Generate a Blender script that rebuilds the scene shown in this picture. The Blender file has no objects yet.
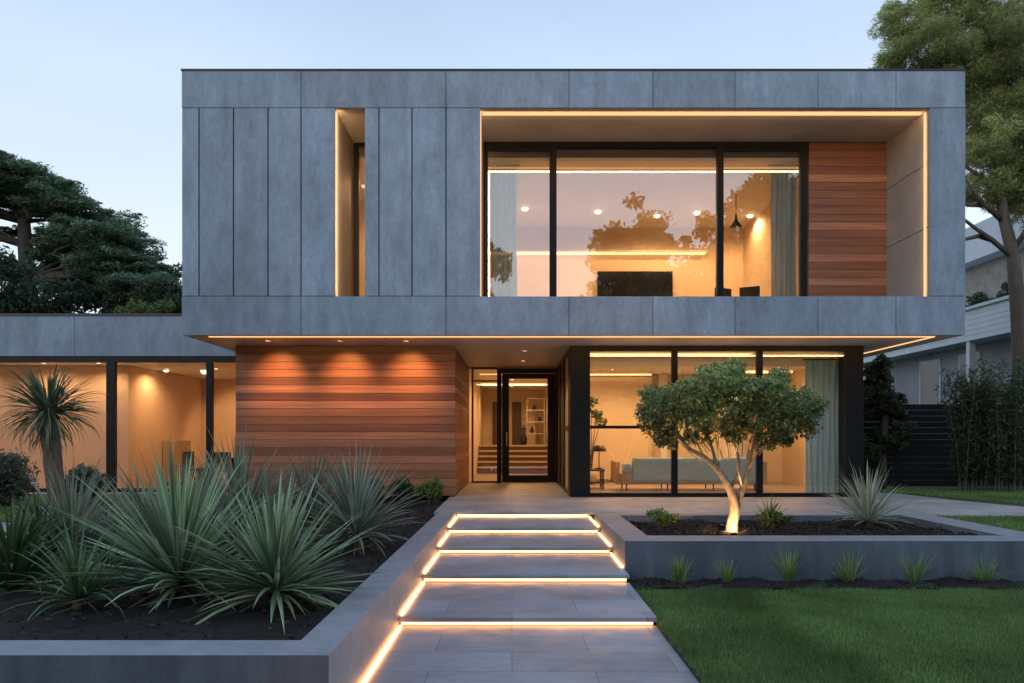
import bpy, math, random
import numpy as np
from mathutils import Vector
random.seed(7)
RNG = np.random.default_rng(11)
R = math.radians
SC = bpy.context.scene
COL = SC.collection
EYE, F = 1.19, 796.4          # eye height above the terrace (m), focal length in pixels at 1024 wide

def ax(px, Y):                # world X seen at picture column px for a thing standing at depth Y
    return (px - 512) / F * Y
def az(py, Y):
    return EYE + (437 - py) / F * Y

# ------------------------------------------------------------------ mesh builder
class MB:
    def __init__(s):
        s.v, s.f, s.c, s.m = [], [], [], []
    def face(s, pts, col=1.0, mi=0):
        b = len(s.v); s.v += [tuple(p) for p in pts]
        s.f.append(tuple(range(b, b + len(pts)))); s.c.append(col); s.m.append(mi)
    def box(s, x0, x1, y0, y1, z0, z1, col=1.0, mi=0):
        b = len(s.v)
        s.v += [(x0,y0,z0),(x1,y0,z0),(x1,y1,z0),(x0,y1,z0),(x0,y0,z1),(x1,y0,z1),(x1,y1,z1),(x0,y1,z1)]
        for q in ((0,3,2,1),(4,5,6,7),(0,1,5,4),(1,2,6,5),(2,3,7,6),(3,0,4,7)):
            s.f.append(tuple(b+i for i in q)); s.c.append(col); s.m.append(mi)
        return s
    def prism(s, poly, z0, z1, col=1.0, mi=0):      # poly: list of (x,y) counter-clockwise
        n = len(poly); b = len(s.v)
        s.v += [(x,y,z0) for x,y in poly] + [(x,y,z1) for x,y in poly]
        s.f.append(tuple(b+i for i in reversed(range(n)))); s.f.append(tuple(b+n+i for i in range(n)))
        for i in range(n):
            j = (i+1) % n; s.f.append((b+i,b+j,b+n+j,b+n+i))
        s.c += [col]*(n+2); s.m += [mi]*(n+2)
        return s
    def obox(s, p, q, w, h, col=1.0, mi=0):          # bar from p to q, w across, h tall
        p, q = Vector(p), Vector(q); d = (q-p).normalized()
        up = Vector((0,0,1)) if abs(d.z) < .95 else Vector((0,1,0))
        a = d.cross(up).normalized()*w/2; u = a.cross(d).normalized()*h/2
        b = len(s.v)
        for e in (p, q):
            s.v += [tuple(e-a-u), tuple(e+a-u), tuple(e+a+u), tuple(e-a+u)]
        for k in ((0,1,2,3),(7,6,5,4),(0,4,5,1),(1,5,6,2),(2,6,7,3),(3,7,4,0)):
            s.f.append(tuple(b+i for i in k)); s.c.append(col); s.m.append(mi)
        return s
    def tube(s, path, rad, n=8, col=1.0, mi=0, wob=0.0):
        path = [Vector(p) for p in path]; b = len(s.v); N = len(path)
        for i, p in enumerate(path):
            d = (path[min(i+1,N-1)] - path[max(i-1,0)]).normalized()
            up = Vector((0,1,0)) if abs(d.y) < .9 else Vector((1,0,0))
            a = d.cross(up).normalized(); u = a.cross(d)
            for k in range(n):
                t = 2*math.pi*k/n
                r = rad[i]*(1+wob*(random.random()-.5))
                s.v.append(tuple(p + (a*math.cos(t)+u*math.sin(t))*r))
        for i in range(N-1):
            for k in range(n):
                k2 = (k+1) % n
                s.f.append((b+i*n+k, b+i*n+k2, b+(i+1)*n+k2, b+(i+1)*n+k)); s.c.append(col); s.m.append(mi)
        s.f.append(tuple(b+k for k in reversed(range(n)))); s.f.append(tuple(b+(N-1)*n+k for k in range(n)))
        s.c += [col]*2; s.m += [mi]*2
        return s
    def lathe(s, c, prof, n=24, col=1.0, mi=0):      # prof: (radius, z)
        b = len(s.v); N = len(prof)
        for r, z in prof:
            for k in range(n):
                t = 2*math.pi*k/n; s.v.append((c[0]+r*math.cos(t), c[1]+r*math.sin(t), c[2]+z))
        for i in range(N-1):
            for k in range(n):
                k2 = (k+1) % n
                s.f.append((b+i*n+k, b+i*n+k2, b+(i+1)*n+k2, b+(i+1)*n+k)); s.c.append(col); s.m.append(mi)
        s.f.append(tuple(b+k for k in reversed(range(n)))); s.f.append(tuple(b+(N-1)*n+k for k in range(n)))
        s.c += [col]*2; s.m += [mi]*2
        return s
    def build(s, name, mats, parent=None, smooth=False, bevel=0, sub=0):
        return link(name, np.array(s.v, dtype=np.float64), s.f, s.c, mats, parent, smooth, s.m, bevel, sub)

def root_loc(o):
    while o.parent: o = o.parent
    return np.array(o.location)

def link(name, v, f, c, mats, parent=None, smooth=False, mi=None, bevel=0, sub=0):
    me = bpy.data.meshes.new(name)
    if parent is not None: v = v - root_loc(parent)
    if isinstance(f, np.ndarray):
        n, k = f.shape
        me.vertices.add(len(v)); me.vertices.foreach_set('co', v.astype(np.float32).ravel())
        me.loops.add(n*k); me.loops.foreach_set('vertex_index', f.astype(np.int32).ravel())
        me.polygons.add(n); me.polygons.foreach_set('loop_start', np.arange(0, n*k, k, dtype=np.int32))
        me.update(calc_edges=True)
    else:
        me.from_pydata([tuple(p) for p in v], [], f); me.update()
    c = np.array([(x,x,x) if np.isscalar(x) else x for x in c] if isinstance(c, list) else c, dtype=np.float32)
    if c.ndim == 1: c = np.stack([c,c,c], 1)
    at = me.attributes.new('tint', 'FLOAT_COLOR', 'FACE')
    at.data.foreach_set('color', np.concatenate([c, np.ones((len(c),1), np.float32)], 1).ravel())
    for m in (mats if isinstance(mats, (list, tuple)) else [mats]): me.materials.append(m)
    if mi is not None and any(mi): me.polygons.foreach_set('material_index', np.array(mi, np.int32))
    if smooth: me.polygons.foreach_set('use_smooth', np.ones(len(me.polygons), bool))
    o = bpy.data.objects.new(name, me); COL.objects.link(o)
    if parent is not None: o.parent = parent
    if bevel:
        b = o.modifiers.new('bevel', 'BEVEL'); b.width = bevel; b.segments = 2; b.limit_method = 'ANGLE'
    if sub:
        b = o.modifiers.new('sub', 'SUBSURF'); b.levels = sub; b.render_levels = sub
    return o

def tag(o, label=None, cat=None, group=None, kind=None):
    if label: o['label'] = label
    if cat: o['category'] = cat
    if group: o['group'] = group
    if kind: o['kind'] = kind
    return o
def thing(name, label, cat, loc, group=None):
    o = bpy.data.objects.new(name, None); COL.objects.link(o); o.location = loc; o.empty_display_size = .2
    return tag(o, label, cat, group)
def struct(o, kind='structure', label=None, cat=None):
    o['kind'] = kind
    return tag(o, label, cat)

# ------------------------------------------------------------------ materials
def new_mat(name):
    m = bpy.data.materials.new(name); m.use_nodes = True
    nt = m.node_tree; nt.nodes.clear()
    return m, nt, nt.nodes.new('ShaderNodeOutputMaterial')
def N(nt, typ, **kw):
    n = nt.nodes.new(typ)
    for k, v in kw.items():
        if hasattr(n, k): setattr(n, k, v)
        else: n.inputs[k].default_value = v
    return n
def coords(nt, scale=(1,1,1)):
    tc = N(nt, 'ShaderNodeTexCoord'); mp = N(nt, 'ShaderNodeMapping'); mp.inputs['Scale'].default_value = scale
    nt.links.new(tc.outputs['Object'], mp.inputs['Vector'])
    return mp.outputs['Vector']
def noise(nt, scale, detail=4, rough=.55, stretch=(1,1,1)):
    n = N(nt, 'ShaderNodeTexNoise'); n.inputs['Scale'].default_value = scale
    n.inputs['Detail'].default_value = detail; n.inputs['Roughness'].default_value = rough
    nt.links.new(coords(nt, stretch), n.inputs['Vector'])
    return n.outputs['Fac']
def mul(nt, a, b):
    m = N(nt, 'ShaderNodeMix', data_type='RGBA', blend_type='MULTIPLY'); m.inputs[0].default_value = 1
    nt.links.new(a, m.inputs[6]); nt.links.new(b, m.inputs[7]); return m.outputs[2]
def ramp(nt, fac, lo, hi, p0=.3, p1=.7):
    r = N(nt, 'ShaderNodeMapRange'); r.inputs[1].default_value = p0; r.inputs[2].default_value = p1
    r.inputs[3].default_value = lo; r.inputs[4].default_value = hi
    nt.links.new(fac, r.inputs[0]); return r.outputs[0]
def tint_out(nt):
    return N(nt, 'ShaderNodeAttribute', attribute_name='tint').outputs['Color']

def mat(name, base, rough=.6, layers=(), bump=None, tint=False, metal=0, transl=0, spec=.5, sheen=0):
    """layers: (scale, detail, stretch, lo, hi) value multipliers; bump: (scale, stretch, strength, distance)"""
    m, nt, out = new_mat(name)
    p = N(nt, 'ShaderNodeBsdfPrincipled'); p.inputs['Roughness'].default_value = rough
    p.inputs['Metallic'].default_value = metal; p.inputs['Specular IOR Level'].default_value = spec
    rgb = N(nt, 'ShaderNodeRGB'); rgb.outputs[0].default_value = (*base, 1); c = rgb.outputs[0]
    for sc, det, st, lo, hi in layers:
        c = mul(nt, c, ramp(nt, noise(nt, sc, det, .6, st), lo, hi))
    if tint: c = mul(nt, c, tint_out(nt))
    nt.links.new(c, p.inputs['Base Color'])
    if bump:
        b = N(nt, 'ShaderNodeBump'); b.inputs['Strength'].default_value = bump[2]; b.inputs['Distance'].default_value = bump[3]
        nt.links.new(noise(nt, bump[0], 5, .6, bump[1]), b.inputs['Height']); nt.links.new(b.outputs[0], p.inputs['Normal'])
    sh = p.outputs[0]
    if transl:
        t = N(nt, 'ShaderNodeBsdfTranslucent'); nt.links.new(c, t.inputs['Color'])
        mx = N(nt, 'ShaderNodeMixShader'); mx.inputs[0].default_value = transl
        nt.links.new(sh, mx.inputs[1]); nt.links.new(t.outputs[0], mx.inputs[2]); sh = mx.outputs[0]
    nt.links.new(sh, out.inputs[0])
    return m
def emit(name, col, strength):
    m, nt, out = new_mat(name)
    e = N(nt, 'ShaderNodeEmission'); e.inputs[0].default_value = (*col, 1); e.inputs[1].default_value = strength
    nt.links.new(e.outputs[0], out.inputs[0]); return m
def glass(name, base_refl=.10, tint=(.97,.98,1)):
    m, nt, out = new_mat(name)
    fr = N(nt, 'ShaderNodeFresnel'); fr.inputs[0].default_value = 1.5
    ad = N(nt, 'ShaderNodeMath', operation='ADD', use_clamp=True); ad.inputs[1].default_value = base_refl
    nt.links.new(fr.outputs[0], ad.inputs[0])
    t = N(nt, 'ShaderNodeBsdfTransparent'); t.inputs[0].default_value = (*tint, 1)
    g = N(nt, 'ShaderNodeBsdfGlossy'); g.inputs['Roughness'].default_value = 0.0
    g.inputs[0].default_value = (1,1,1,1)
    mx = N(nt, 'ShaderNodeMixShader')
    nt.links.new(ad.outputs[0], mx.inputs[0]); nt.links.new(t.outputs[0], mx.inputs[1]); nt.links.new(g.outputs[0], mx.inputs[2])
    nt.links.new(mx.outputs[0], out.inputs[0]); return m
def sheer(name, col, trans, tl_=.12):
    m, nt, out = new_mat(name)
    d = N(nt, 'ShaderNodeBsdfDiffuse'); d.inputs[0].default_value = (*col, 1)
    tl = N(nt, 'ShaderNodeBsdfTranslucent'); tl.inputs[0].default_value = (*col, 1)
    t = N(nt, 'ShaderNodeBsdfTransparent')
    a = N(nt, 'ShaderNodeMixShader'); a.inputs[0].default_value = tl_
    nt.links.new(d.outputs[0], a.inputs[1]); nt.links.new(tl.outputs[0], a.inputs[2])
    b = N(nt, 'ShaderNodeMixShader'); b.inputs[0].default_value = trans
    nt.links.new(a.outputs[0], b.inputs[1]); nt.links.new(t.outputs[0], b.inputs[2])
    nt.links.new(b.outputs[0], out.inputs[0]); return m
def paving(name, base, bw, bh, joint=.006, rough=.5, rot=0, stretch=None):
    m, nt, out = new_mat(name)
    p = N(nt, 'ShaderNodeBsdfPrincipled'); p.inputs['Roughness'].default_value = rough
    tc = N(nt, 'ShaderNodeNewGeometry'); mp = N(nt, 'ShaderNodeMapping'); mp.inputs['Rotation'].default_value = (0,0,rot)
    nt.links.new(tc.outputs['Position'], mp.inputs[0])
    br = N(nt, 'ShaderNodeTexBrick', offset=.5); br.inputs['Scale'].default_value = 1
    br.inputs['Brick Width'].default_value = bw; br.inputs['Row Height'].default_value = bh
    br.inputs['Mortar Size'].default_value = joint; br.inputs['Mortar Smooth'].default_value = .1; br.inputs['Bias'].default_value = 0
    br.inputs['Color1'].default_value = (*[x*.86 for x in base],1); br.inputs['Color2'].default_value = (*[x*1.1 for x in base],1)
    br.inputs['Mortar'].default_value = (*[x*.6 for x in base],1)
    nt.links.new(mp.outputs[0], br.inputs['Vector'])
    c = mul(nt, br.outputs['Color'], ramp(nt, noise(nt, 1.3, 6), .76, 1.14))
    c = mul(nt, c, ramp(nt, noise(nt, 9, 6, .65, (.35,1.6,1)), .86, 1.1))
    c = mul(nt, c, ramp(nt, noise(nt, 120, 3), .92, 1.08))
    nt.links.new(c, p.inputs['Base Color'])
    b = N(nt, 'ShaderNodeBump'); b.inputs['Strength'].default_value = .25; b.inputs['Distance'].default_value = .01
    inv = N(nt, 'ShaderNodeMath', operation='SUBTRACT'); inv.inputs[0].default_value = 1
    nt.links.new(br.outputs['Fac'], inv.inputs[1])
    ad = N(nt, 'ShaderNodeMath', operation='MULTIPLY_ADD'); ad.inputs[1].default_value = .25
    nt.links.new(noise(nt, 60, 4), ad.inputs[0]); nt.links.new(inv.outputs[0], ad.inputs[2])
    nt.links.new(ad.outputs[0], b.inputs['Height']); nt.links.new(b.outputs[0], p.inputs['Normal'])
    nt.links.new(ramp(nt, noise(nt, 4, 4), rough-.12, rough+.15), p.inputs['Roughness'])
    nt.links.new(p.outputs[0], out.inputs[0]); return m

ONE = (1,1,1)
M = {}
M['concrete'] = mat('panel_concrete', (.315,.388,.478), .6, [(.9,6,ONE,.82,1.14),(4.5,7,(1,1,.3),.80,1.16),(16,6,(1,1,.5),.88,1.1),(5,5,(1,1,.05),.93,1.05),(60,4,ONE,.93,1.06)], (30,ONE,.15,.01), tint=True)
M['concrete_wall'] = mat('cast_concrete', (.150,.182,.225), .65, [(.8,5,ONE,.78,1.16),(4,6,(1,1,.3),.76,1.2),(7,6,(1,1,.08),.82,1.14),(45,4,ONE,.9,1.08)], (40,ONE,.2,.01))  # planter fronts: same stone as their tops, darkened in colour for shade
M['lit_faces_paving'] = mat('lit_faces_and_paving', (.30,.318,.35), .5, [(1.1,5,ONE,.82,1.1),(6,6,ONE,.84,1.12),(26,5,ONE,.9,1.08)], (60,ONE,.12,.006))  # paving, and paler copy for planter faces with light put into the colour
M['reveal'] = mat('reveal_concrete', (.36,.335,.31), .6, [(1.2,5,ONE,.88,1.1),(9,5,ONE,.92,1.06)], (40,ONE,.12,.008))
M['soffit'] = mat('soffit_board', (.56,.50,.43), .45, [(1,4,ONE,.92,1.06)])
M['cap'] = mat('dark_metal_cap', (.035,.04,.047), .4, [(3,3,ONE,.9,1.1)], metal=.3)
M['black'] = mat('black_aluminium', (.009,.010,.012), .42, [(5,3,ONE,.85,1.15)], spec=.25)
M['wood'] = mat('cedar_boards', (.375,.155,.085), .5, [(2.0,4,(.25,1,6),.8,1.16),(14,6,(.06,1,2.2),.72,1.2),(60,4,(.05,1,3),.88,1.1)], (50,(.04,1,2),.25,.004), tint=True)
M['wood_side'] = mat('cedar_return_boards', (.345,.160,.095), .5, [(2.0,4,(1,.25,6),.8,1.16),(14,6,(1,.06,2.2),.72,1.2)], (50,(1,.04,2),.25,.004), tint=True)
M['plaster'] = mat('warm_plaster', (.76,.63,.46), .8, [(.8,3,ONE,.94,1.04)])
M['peach'] = mat('peach_plaster', (.75,.58,.45), .8, [(.8,3,ONE,.94,1.04)])
M['white'] = mat('white_paint', (.74,.72,.68), .6, [(2,3,ONE,.95,1.03)])
M['floor'] = mat('interior_oak_floor', (.42,.32,.22), .35, [(3,4,(.3,3,1),.85,1.12)])
M['stair'] = mat('oak_stair', (.6,.48,.34), .5, [(6,5,(.2,3,1),.85,1.12)])
M['dark_wood'] = mat('dark_oak', (.10,.062,.038), .45, [(8,5,(3,3,.25),.75,1.2)])
M['glass'] = glass('window_glass', .09)
M['glass_up'] = glass('coated_window_glass', .25)
M['led'] = emit('led_strip', (1,.50,.22), 1.5)
M['led_hot'] = emit('step_led_strip', (1,.41,.125), 9.0)
M['cove'] = emit('cove_light', (1,.50,.19), 3.0)
M['panel_light'] = emit('ceiling_light_panel', (1,.50,.19), 1.8)
M['lens'] = emit('downlight_lens', (1,.70,.42), 14)
M['sofa'] = mat('sage_upholstery', (.40,.60,.68), .9, [(30,4,ONE,.9,1.08)], (220,ONE,.2,.003))
M['beige'] = mat('beige_upholstery', (.50,.40,.29), .9, [(30,4,ONE,.92,1.06)])
M['curtain'] = sheer('sheer_curtain_cloth', (.36,.66,.82), .03, .05)
M['curtain_up'] = sheer('voile_curtain_cloth', (.48,.66,.70), .06, .06)
M['paving'] = paving('terrace_paving', (.44,.42,.415), 1.2, .6)
M['paving_steps'] = paving('step_paving', (.35,.37,.41), 1.15, .5, .005)
M['soil'] = mat('dark_mulch', (.016,.013,.011), .95, [(3,5,ONE,.7,1.3),(40,5,ONE,.5,1.5)], (55,ONE,1,.03))
M['chip'] = mat('bark_chips', (.035,.024,.018), .9, [(20,3,ONE,.7,1.3)], tint=True)
M['turf'] = mat('turf_ground', (.03,.055,.018), .95, [(.7,4,ONE,.8,1.2),(60,3,ONE,.6,1.4)])
M['blade'] = mat('grass_blades', (.19,.315,.11), .6, tint=True, transl=.25, spec=.25)
M['ground'] = mat('open_ground', (.07,.085,.05), .95, [(.05,5,ONE,.7,1.3),(2,5,ONE,.8,1.2)])
M['asphalt'] = mat('asphalt', (.05,.05,.052), .85, [(30,4,ONE,.8,1.2)])
M['bark'] = mat('pine_bark', (.15,.115,.088), .9, [(6,5,(1,1,.25),.6,1.3)], (14,(1,1,.3),.9,.03))
M['dark_bark'] = mat('dark_bark', (.085,.075,.062), .9, [(6,5,(1,1,.25),.6,1.3)], (14,(1,1,.3),.9,.03))
M['olive_bark'] = mat('pale_rough_bark', (.36,.28,.20), .85, [(9,5,(1,1,.4),.55,1.25),(34,5,(1,1,.5),.7,1.2)], (25,(1,1,.35),1.0,.03))
M['shag'] = mat('shaggy_trunk', (.19,.135,.095), .95, [(25,4,(1,1,.2),.5,1.4)], (30,(1,1,.25),1,.03), tint=True)
def leafmat(name, c, tr=.28, rough=.5, spec=.4): return mat(name, c, rough, [], None, True, 0, tr, spec)
M['cedar_leaf'] = leafmat('cedar_foliage', (.19,.28,.185), .45, .7, .2)
M['hedge_leaf'] = leafmat('evergreen_foliage', (.05,.08,.05), .25, .7, .2)
M['lime_leaf'] = leafmat('fresh_green_foliage', (.16,.23,.06), .3)
M['pine_leaf'] = leafmat('pine_needles', (.43,.47,.21), .5, .7, .2)
M['olive_leaf'] = leafmat('small_tree_foliage', (.30,.375,.165), .42, .5, .3)
M['yucca_leaf'] = leafmat('yucca_leaves', (.31,.41,.24), .3, .42, .5)
M['dead_leaf'] = leafmat('dry_leaves', (.16,.125,.075), .1)
M['silver_leaf'] = leafmat('silver_leaves', (.43,.49,.35), .3, .5, .4)
M['strap_leaf'] = leafmat('strap_leaves', (.13,.21,.085), .22, .42, .5)
M['palm_leaf'] = leafmat('cordyline_leaves', (.16,.215,.115), .2, .45, .45)
M['grey_leaf'] = leafmat('grey_green_foliage', (.15,.19,.135), .25)
M['shrub_leaf'] = leafmat('shrub_foliage', (.085,.135,.05), .25)
M['bamboo_leaf'] = leafmat('bamboo_foliage', (.09,.125,.06), .22)
M['siding'] = mat('white_siding', (.62,.66,.70), .6, [(2,4,ONE,.92,1.05)])
M['grey_wall'] = mat('grey_render', (.30,.32,.34), .75, [(1.5,4,ONE,.88,1.08)])
M['stone'] = mat('tan_stone', (.33,.30,.26), .85, [(2.5,5,ONE,.7,1.2),(14,5,ONE,.8,1.15)], (9,ONE,.5,.03))
M['metal_roof'] = mat('pale_metal_roof', (.52,.57,.62), .45, [(2,4,ONE,.93,1.05)])
M['fence'] = mat('black_stained_timber', (.006,.0065,.008), .8, [(8,4,(.2,1,2),.7,1.3)])
M['tv'] = mat('black_screen', (.01,.011,.013), .12, [(2,2,ONE,.9,1.1)])
M['ceramic'] = mat('dark_ceramic', (.035,.03,.027), .4, [(6,3,ONE,.85,1.15)])
M['pale_ceramic'] = mat('pale_ceramic', (.6,.52,.42), .5, [(6,3,ONE,.93,1.05)])
M['globe'] = emit('opal_globe', (1,.78,.5), 5)

# ------------------------------------------------------------------ foliage helpers
def leaf_cloud(name, pts, ln, wd, m, parent, tint=(.55,1.35), flat=0.0, dirs=None, shade=None, hue=.12):
    n = len(pts)
    a = RNG.normal(size=(n,3)) if dirs is None else dirs + RNG.normal(size=(n,3))*.45
    a[:,2] *= (1-flat); a /= np.linalg.norm(a, axis=1)[:,None] + 1e-9
    b = np.cross(a, RNG.normal(size=(n,3)))
    if flat: b[:,2] *= (1-flat)
    b /= np.linalg.norm(b, axis=1)[:,None] + 1e-9
    s = RNG.uniform(.65, 1.3, n)[:,None]
    l, w = a*ln*s/2, b*wd*s/2
    v = np.stack([pts-l, pts-l*.1+w, pts+l, pts-l*.1-w], 1).reshape(-1,3)
    f = np.arange(n*4).reshape(n,4)
    t = RNG.uniform(tint[0], tint[1], n)
    if shade is not None: t = t*shade
    c = np.stack([t*RNG.uniform(1-hue,1+hue,n), t, t*RNG.uniform(1-hue*1.5,1+hue*.6,n)], 1)
    return link(name, v, f, c, m, parent)
def ball(c, r, n, hollow=.35):
    d = RNG.normal(size=(n,3)); d /= np.linalg.norm(d,axis=1)[:,None]
    rr = (hollow + (1-hollow)*RNG.uniform(0,1,n)**.6)[:,None]
    return np.array(c) + d*rr*np.array(r)
def blades(mb, o, n, L, W, el=(15,85), droop=(20,60), segs=5, tint=(.7,1.25), az_=None, base_r=.03, jit=.2, fold=.35):
    for i in range(n):
        t = (i+random.random())/n
        phi = random.uniform(0, 2*math.pi) if az_ is None else random.uniform(*az_)
        e = R(el[0] + (el[1]-el[0])*t**.8); dr = R(random.uniform(*droop))*(1.15-.7*t)
        ll = L*random.uniform(1-jit,1+jit*.6); w = W*random.uniform(.8,1.2)
        ch, sh = math.cos(phi), math.sin(phi)
        p = Vector(o) + Vector((ch,sh,0))*base_r*random.random() + Vector((0,0,random.uniform(0,.06)*L))
        side = Vector((-sh,ch,0)); tw = random.uniform(-.35,.35)
        b = len(mb.v); col = random.uniform(*tint); hue = random.uniform(.9,1.12)
        dead = 1.0
        for k in range(segs+1):
            u = k/segs
            ee = e - dr*u*u
            d = Vector((ch*math.cos(ee), sh*math.cos(ee), math.sin(ee)))
            up = Vector((-ch*math.sin(ee), -sh*math.sin(ee), math.cos(ee)))
            ww = w*(.55+1.1*u if u < .4 else 1-((u-.4)/.6)**1.6*.98)
            sd = (side*math.cos(tw*u) + up*math.sin(tw*u))
            mb.v += [tuple(p - sd*ww/2 + up*ww*fold), tuple(p), tuple(p + sd*ww/2 + up*ww*fold)]
            p = p + d*(ll/segs)
        for k in range(segs):
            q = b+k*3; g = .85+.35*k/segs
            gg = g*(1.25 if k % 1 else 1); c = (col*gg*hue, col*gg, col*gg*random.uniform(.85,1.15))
            e_ = 1.22 if i % 2 else .8; mb.f += [(q,q+1,q+4,q+3),(q+1,q+2,q+5,q+4)]; mb.c += [tuple(x_*e_ for x_ in c),tuple(x_*(2-e_) for x_ in c)]; mb.m += [0,0]  # one leaf half lightened, the other darkened: highlights painted into the colour
    return mb

# ================================================================== SETTING
LAWN_Z, LOW = -.40, -.43
g = MB(); g.face([(-900,-900,-.52),(900,-900,-.52),(900,900,-.52),(-900,900,-.52)])
struct(g.build('ground', M['ground']))
g = MB(); g.face([(-200,-9.5,-.5),(200,-9.5,-.5),(200,-3.5,-.5),(-200,-3.5,-.5)]); struct(g.build('road', M['asphalt']))
# raised land around the house, flush with the terrace
g = MB(); g.prism([(6.2,9.0),(40,9.0),(40,60),(-40,60),(-40,17.0),(-13.6,17.0),(-13.6,16.2),(6.2,16.2)], -.5, -.012); struct(g.build('upper_lawn', M['turf']))
g = MB(); g.prism([(1.24,-3.2),(30,-3.2),(30,8.995),(6.205,8.995),(6.205,8.79),(1.24,8.79)], -.5, LAWN_Z); struct(g.build('lawn', M['turf']))

# path treads
NY = [12.63, 11.20, 9.83, 8.36, 6.77]
XL = lambda y: -1.0 + (y-4.35)*.0133
XR = 1.235
steps = thing('garden_steps', 'wide low garden steps of grey pavers with glowing strips under each nosing', 'steps', (.12, 9.0, LAWN_Z))
for k in range(4):                      # tread k lies between nosing k and nosing k+1
    zt = -.086*(k+1); y0, y1 = NY[k+1], NY[k]
    t = MB().prism([(XL(y0)+.004,y0),(XR,y0),(XR,y1+.04),(XL(y1)+.004,y1+.04)], zt-.042, zt).build('tread', M['paving_steps'], steps, bevel=.006)
    MB().prism([(XL(y0)+.01,y0+.07),(XR-.02,y0+.07),(XR-.02,y1+.02),(XL(y1)+.01,y1+.02)], -.5, zt-.044).build('riser', M['concrete_wall'], t)
    z0 = -.086*(k+2) if k < 3 else LOW
    MB().box(XL(y0)+.02, XR-.03, y0+.045, y0+.068, z0+.014, zt-.046).build('light_strip', M['led_hot'], t)
    # strip along the left wall, and along the right wall where there is one
    MB().obox((XL(y0)+.022,y0+.05,zt+.013),(XL(y1)+.022,y1-.005,zt+.013),.020,.018).build('light_strip', M['led_hot'], t)
    if y1 > 8.9:
        ye = max(y0+.05, 8.8)
        MB().obox((XR-.014,ye,zt+.013),(XR-.014,y1-.005,zt+.013),.020,.018).build('light_strip', M['led_hot'], t)
# strip under the terrace nosing
MB().box(XL(12.63)+.02, XR-.03, 12.675, 12.698, -.082, -.048).build('light_strip', M['led_hot'], steps)
MB().obox((XL(0)+.022,.5,LOW+.013),(XL(6.7)+.022,6.765,LOW+.013),.022,.018).build('light_strip', M['led_hot'], steps)
g = MB(); g.prism([(XL(-3)+.004,-3.2),(XR,-3.2),(XR,6.84),(XL(6.84)+.004,6.84)], -.5, LOW); struct(g.build('path', M['paving_steps']))
# terrace, one sheet with a nosing
g = MB()
g.prism([(-1.24,12.63),(1.62,12.63),(1.62,12.05),(6.2,12.05),(13.5,12.0),(13.5,12.35),(9.6,12.85),(8.75,13.6),(8.35,15.0),(8.15,16.6),(7.9,17.2),(7.9,21.4),(-1.24,21.4)], -.044, 0)
struct(g.build('terrace', M['paving'], bevel=.006))
g = MB(); g.prism([(-1.2,12.71),(1.6,12.71),(1.6,12.05),(6.2,12.05),(6.2,21),(-1.2,21)], -.5, -.046); struct(g.build('terrace_base', M['concrete_wall']))

# ------------------------------------------------------------------ planters
pl = thing('planter', 'long grey concrete planter wall round the yucca bed left of the steps', 'planter', (-1.1, 8, LAWN_Z))
body = [(-16,4.35),(-1.0,4.35),(-.89,12.625),(-1.17,12.625),(-1.24,4.67),(-16,4.67)]
mb = MB().prism(body, -.9, 0.0); mb.m[1] = 1; mb.m[3] = 1  # top and path side take the paler copy, as painted light
mb.build('wall', [M['concrete_wall'], M['lit_faces_paving']], pl, bevel=.006)
pr = thing('planter', 'low grey concrete planter holding the small lit tree', 'planter', (3.7, 10.3, LAWN_Z))
b_ = MB()
b_.box(1.25,6.2,8.80,9.30,-.5,.04).box(1.25,1.58,9.30,12.04,-.5,.04).box(5.72,6.2,9.30,12.04,-.5,.04).box(1.58,5.72,11.70,12.04,-.5,.04)
for i_ in range(4): b_.m[i_*6+1] = 1  # tops painted paler than the sides to imitate light from above
b_.build('wall', [M['concrete_wall'], M['lit_faces_paving']], pr)

def soil(name, poly, z, chips, size=.05):
    xs = [p[0] for p in poly]; ys = [p[1] for p in poly]
    x0,x1,y0,y1 = min(xs),max(xs),min(ys),max(ys)
    nx, ny = max(2,int((x1-x0)/.14)), max(2,int((y1-y0)/.14))
    X, Y = np.meshgrid(np.linspace(x0,x1,nx), np.linspace(y0,y1,ny))
    Z = z + .018*np.sin(X*5.1+Y*2.3) + .014*np.sin(X*11.7-Y*9.1) + RNG.uniform(-.012,.012,X.shape)
    v = np.stack([X.ravel(),Y.ravel(),Z.ravel()],1)
    i = np.arange(nx*ny).reshape(ny,nx)
    f = np.stack([i[:-1,:-1],i[:-1,1:],i[1:,1:],i[1:,:-1]],-1).reshape(-1,4)
    o = link(name, v, f, np.ones(len(f)), M['soil'], smooth=True); struct(o)
    p = np.stack([RNG.uniform(x0,x1,chips), RNG.uniform(y0,y1,chips), np.zeros(chips)],1)
    p[:,2] = z + .018*np.sin(p[:,0]*5.1+p[:,1]*2.3) + .014*np.sin(p[:,0]*11.7-p[:,1]*9.1) + RNG.uniform(0,.022,chips)
    c = leaf_cloud('bark_mulch', p, size, size*.45, M['chip'], None, (.3,2.2), .5)
    struct(c, 'stuff', 'dark bark chips over the soil of the '+name.replace('_',' '), 'mulch')
soil('yucca_bed', [(-9,4.6),(-1.2,4.6),(-1.2,15.82),(-9,15.82)], -.075, 9000)
soil('tree_bed', [(1.5,9.25),(5.8,9.25),(5.8,11.75),(1.5,11.75)], -.05, 4500)
soil('lawn_edge_bed', [(1.25,8.2),(6.4,8.2),(6.4,8.82),(1.25,8.82)], -.385, 1600, .035)
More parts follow.
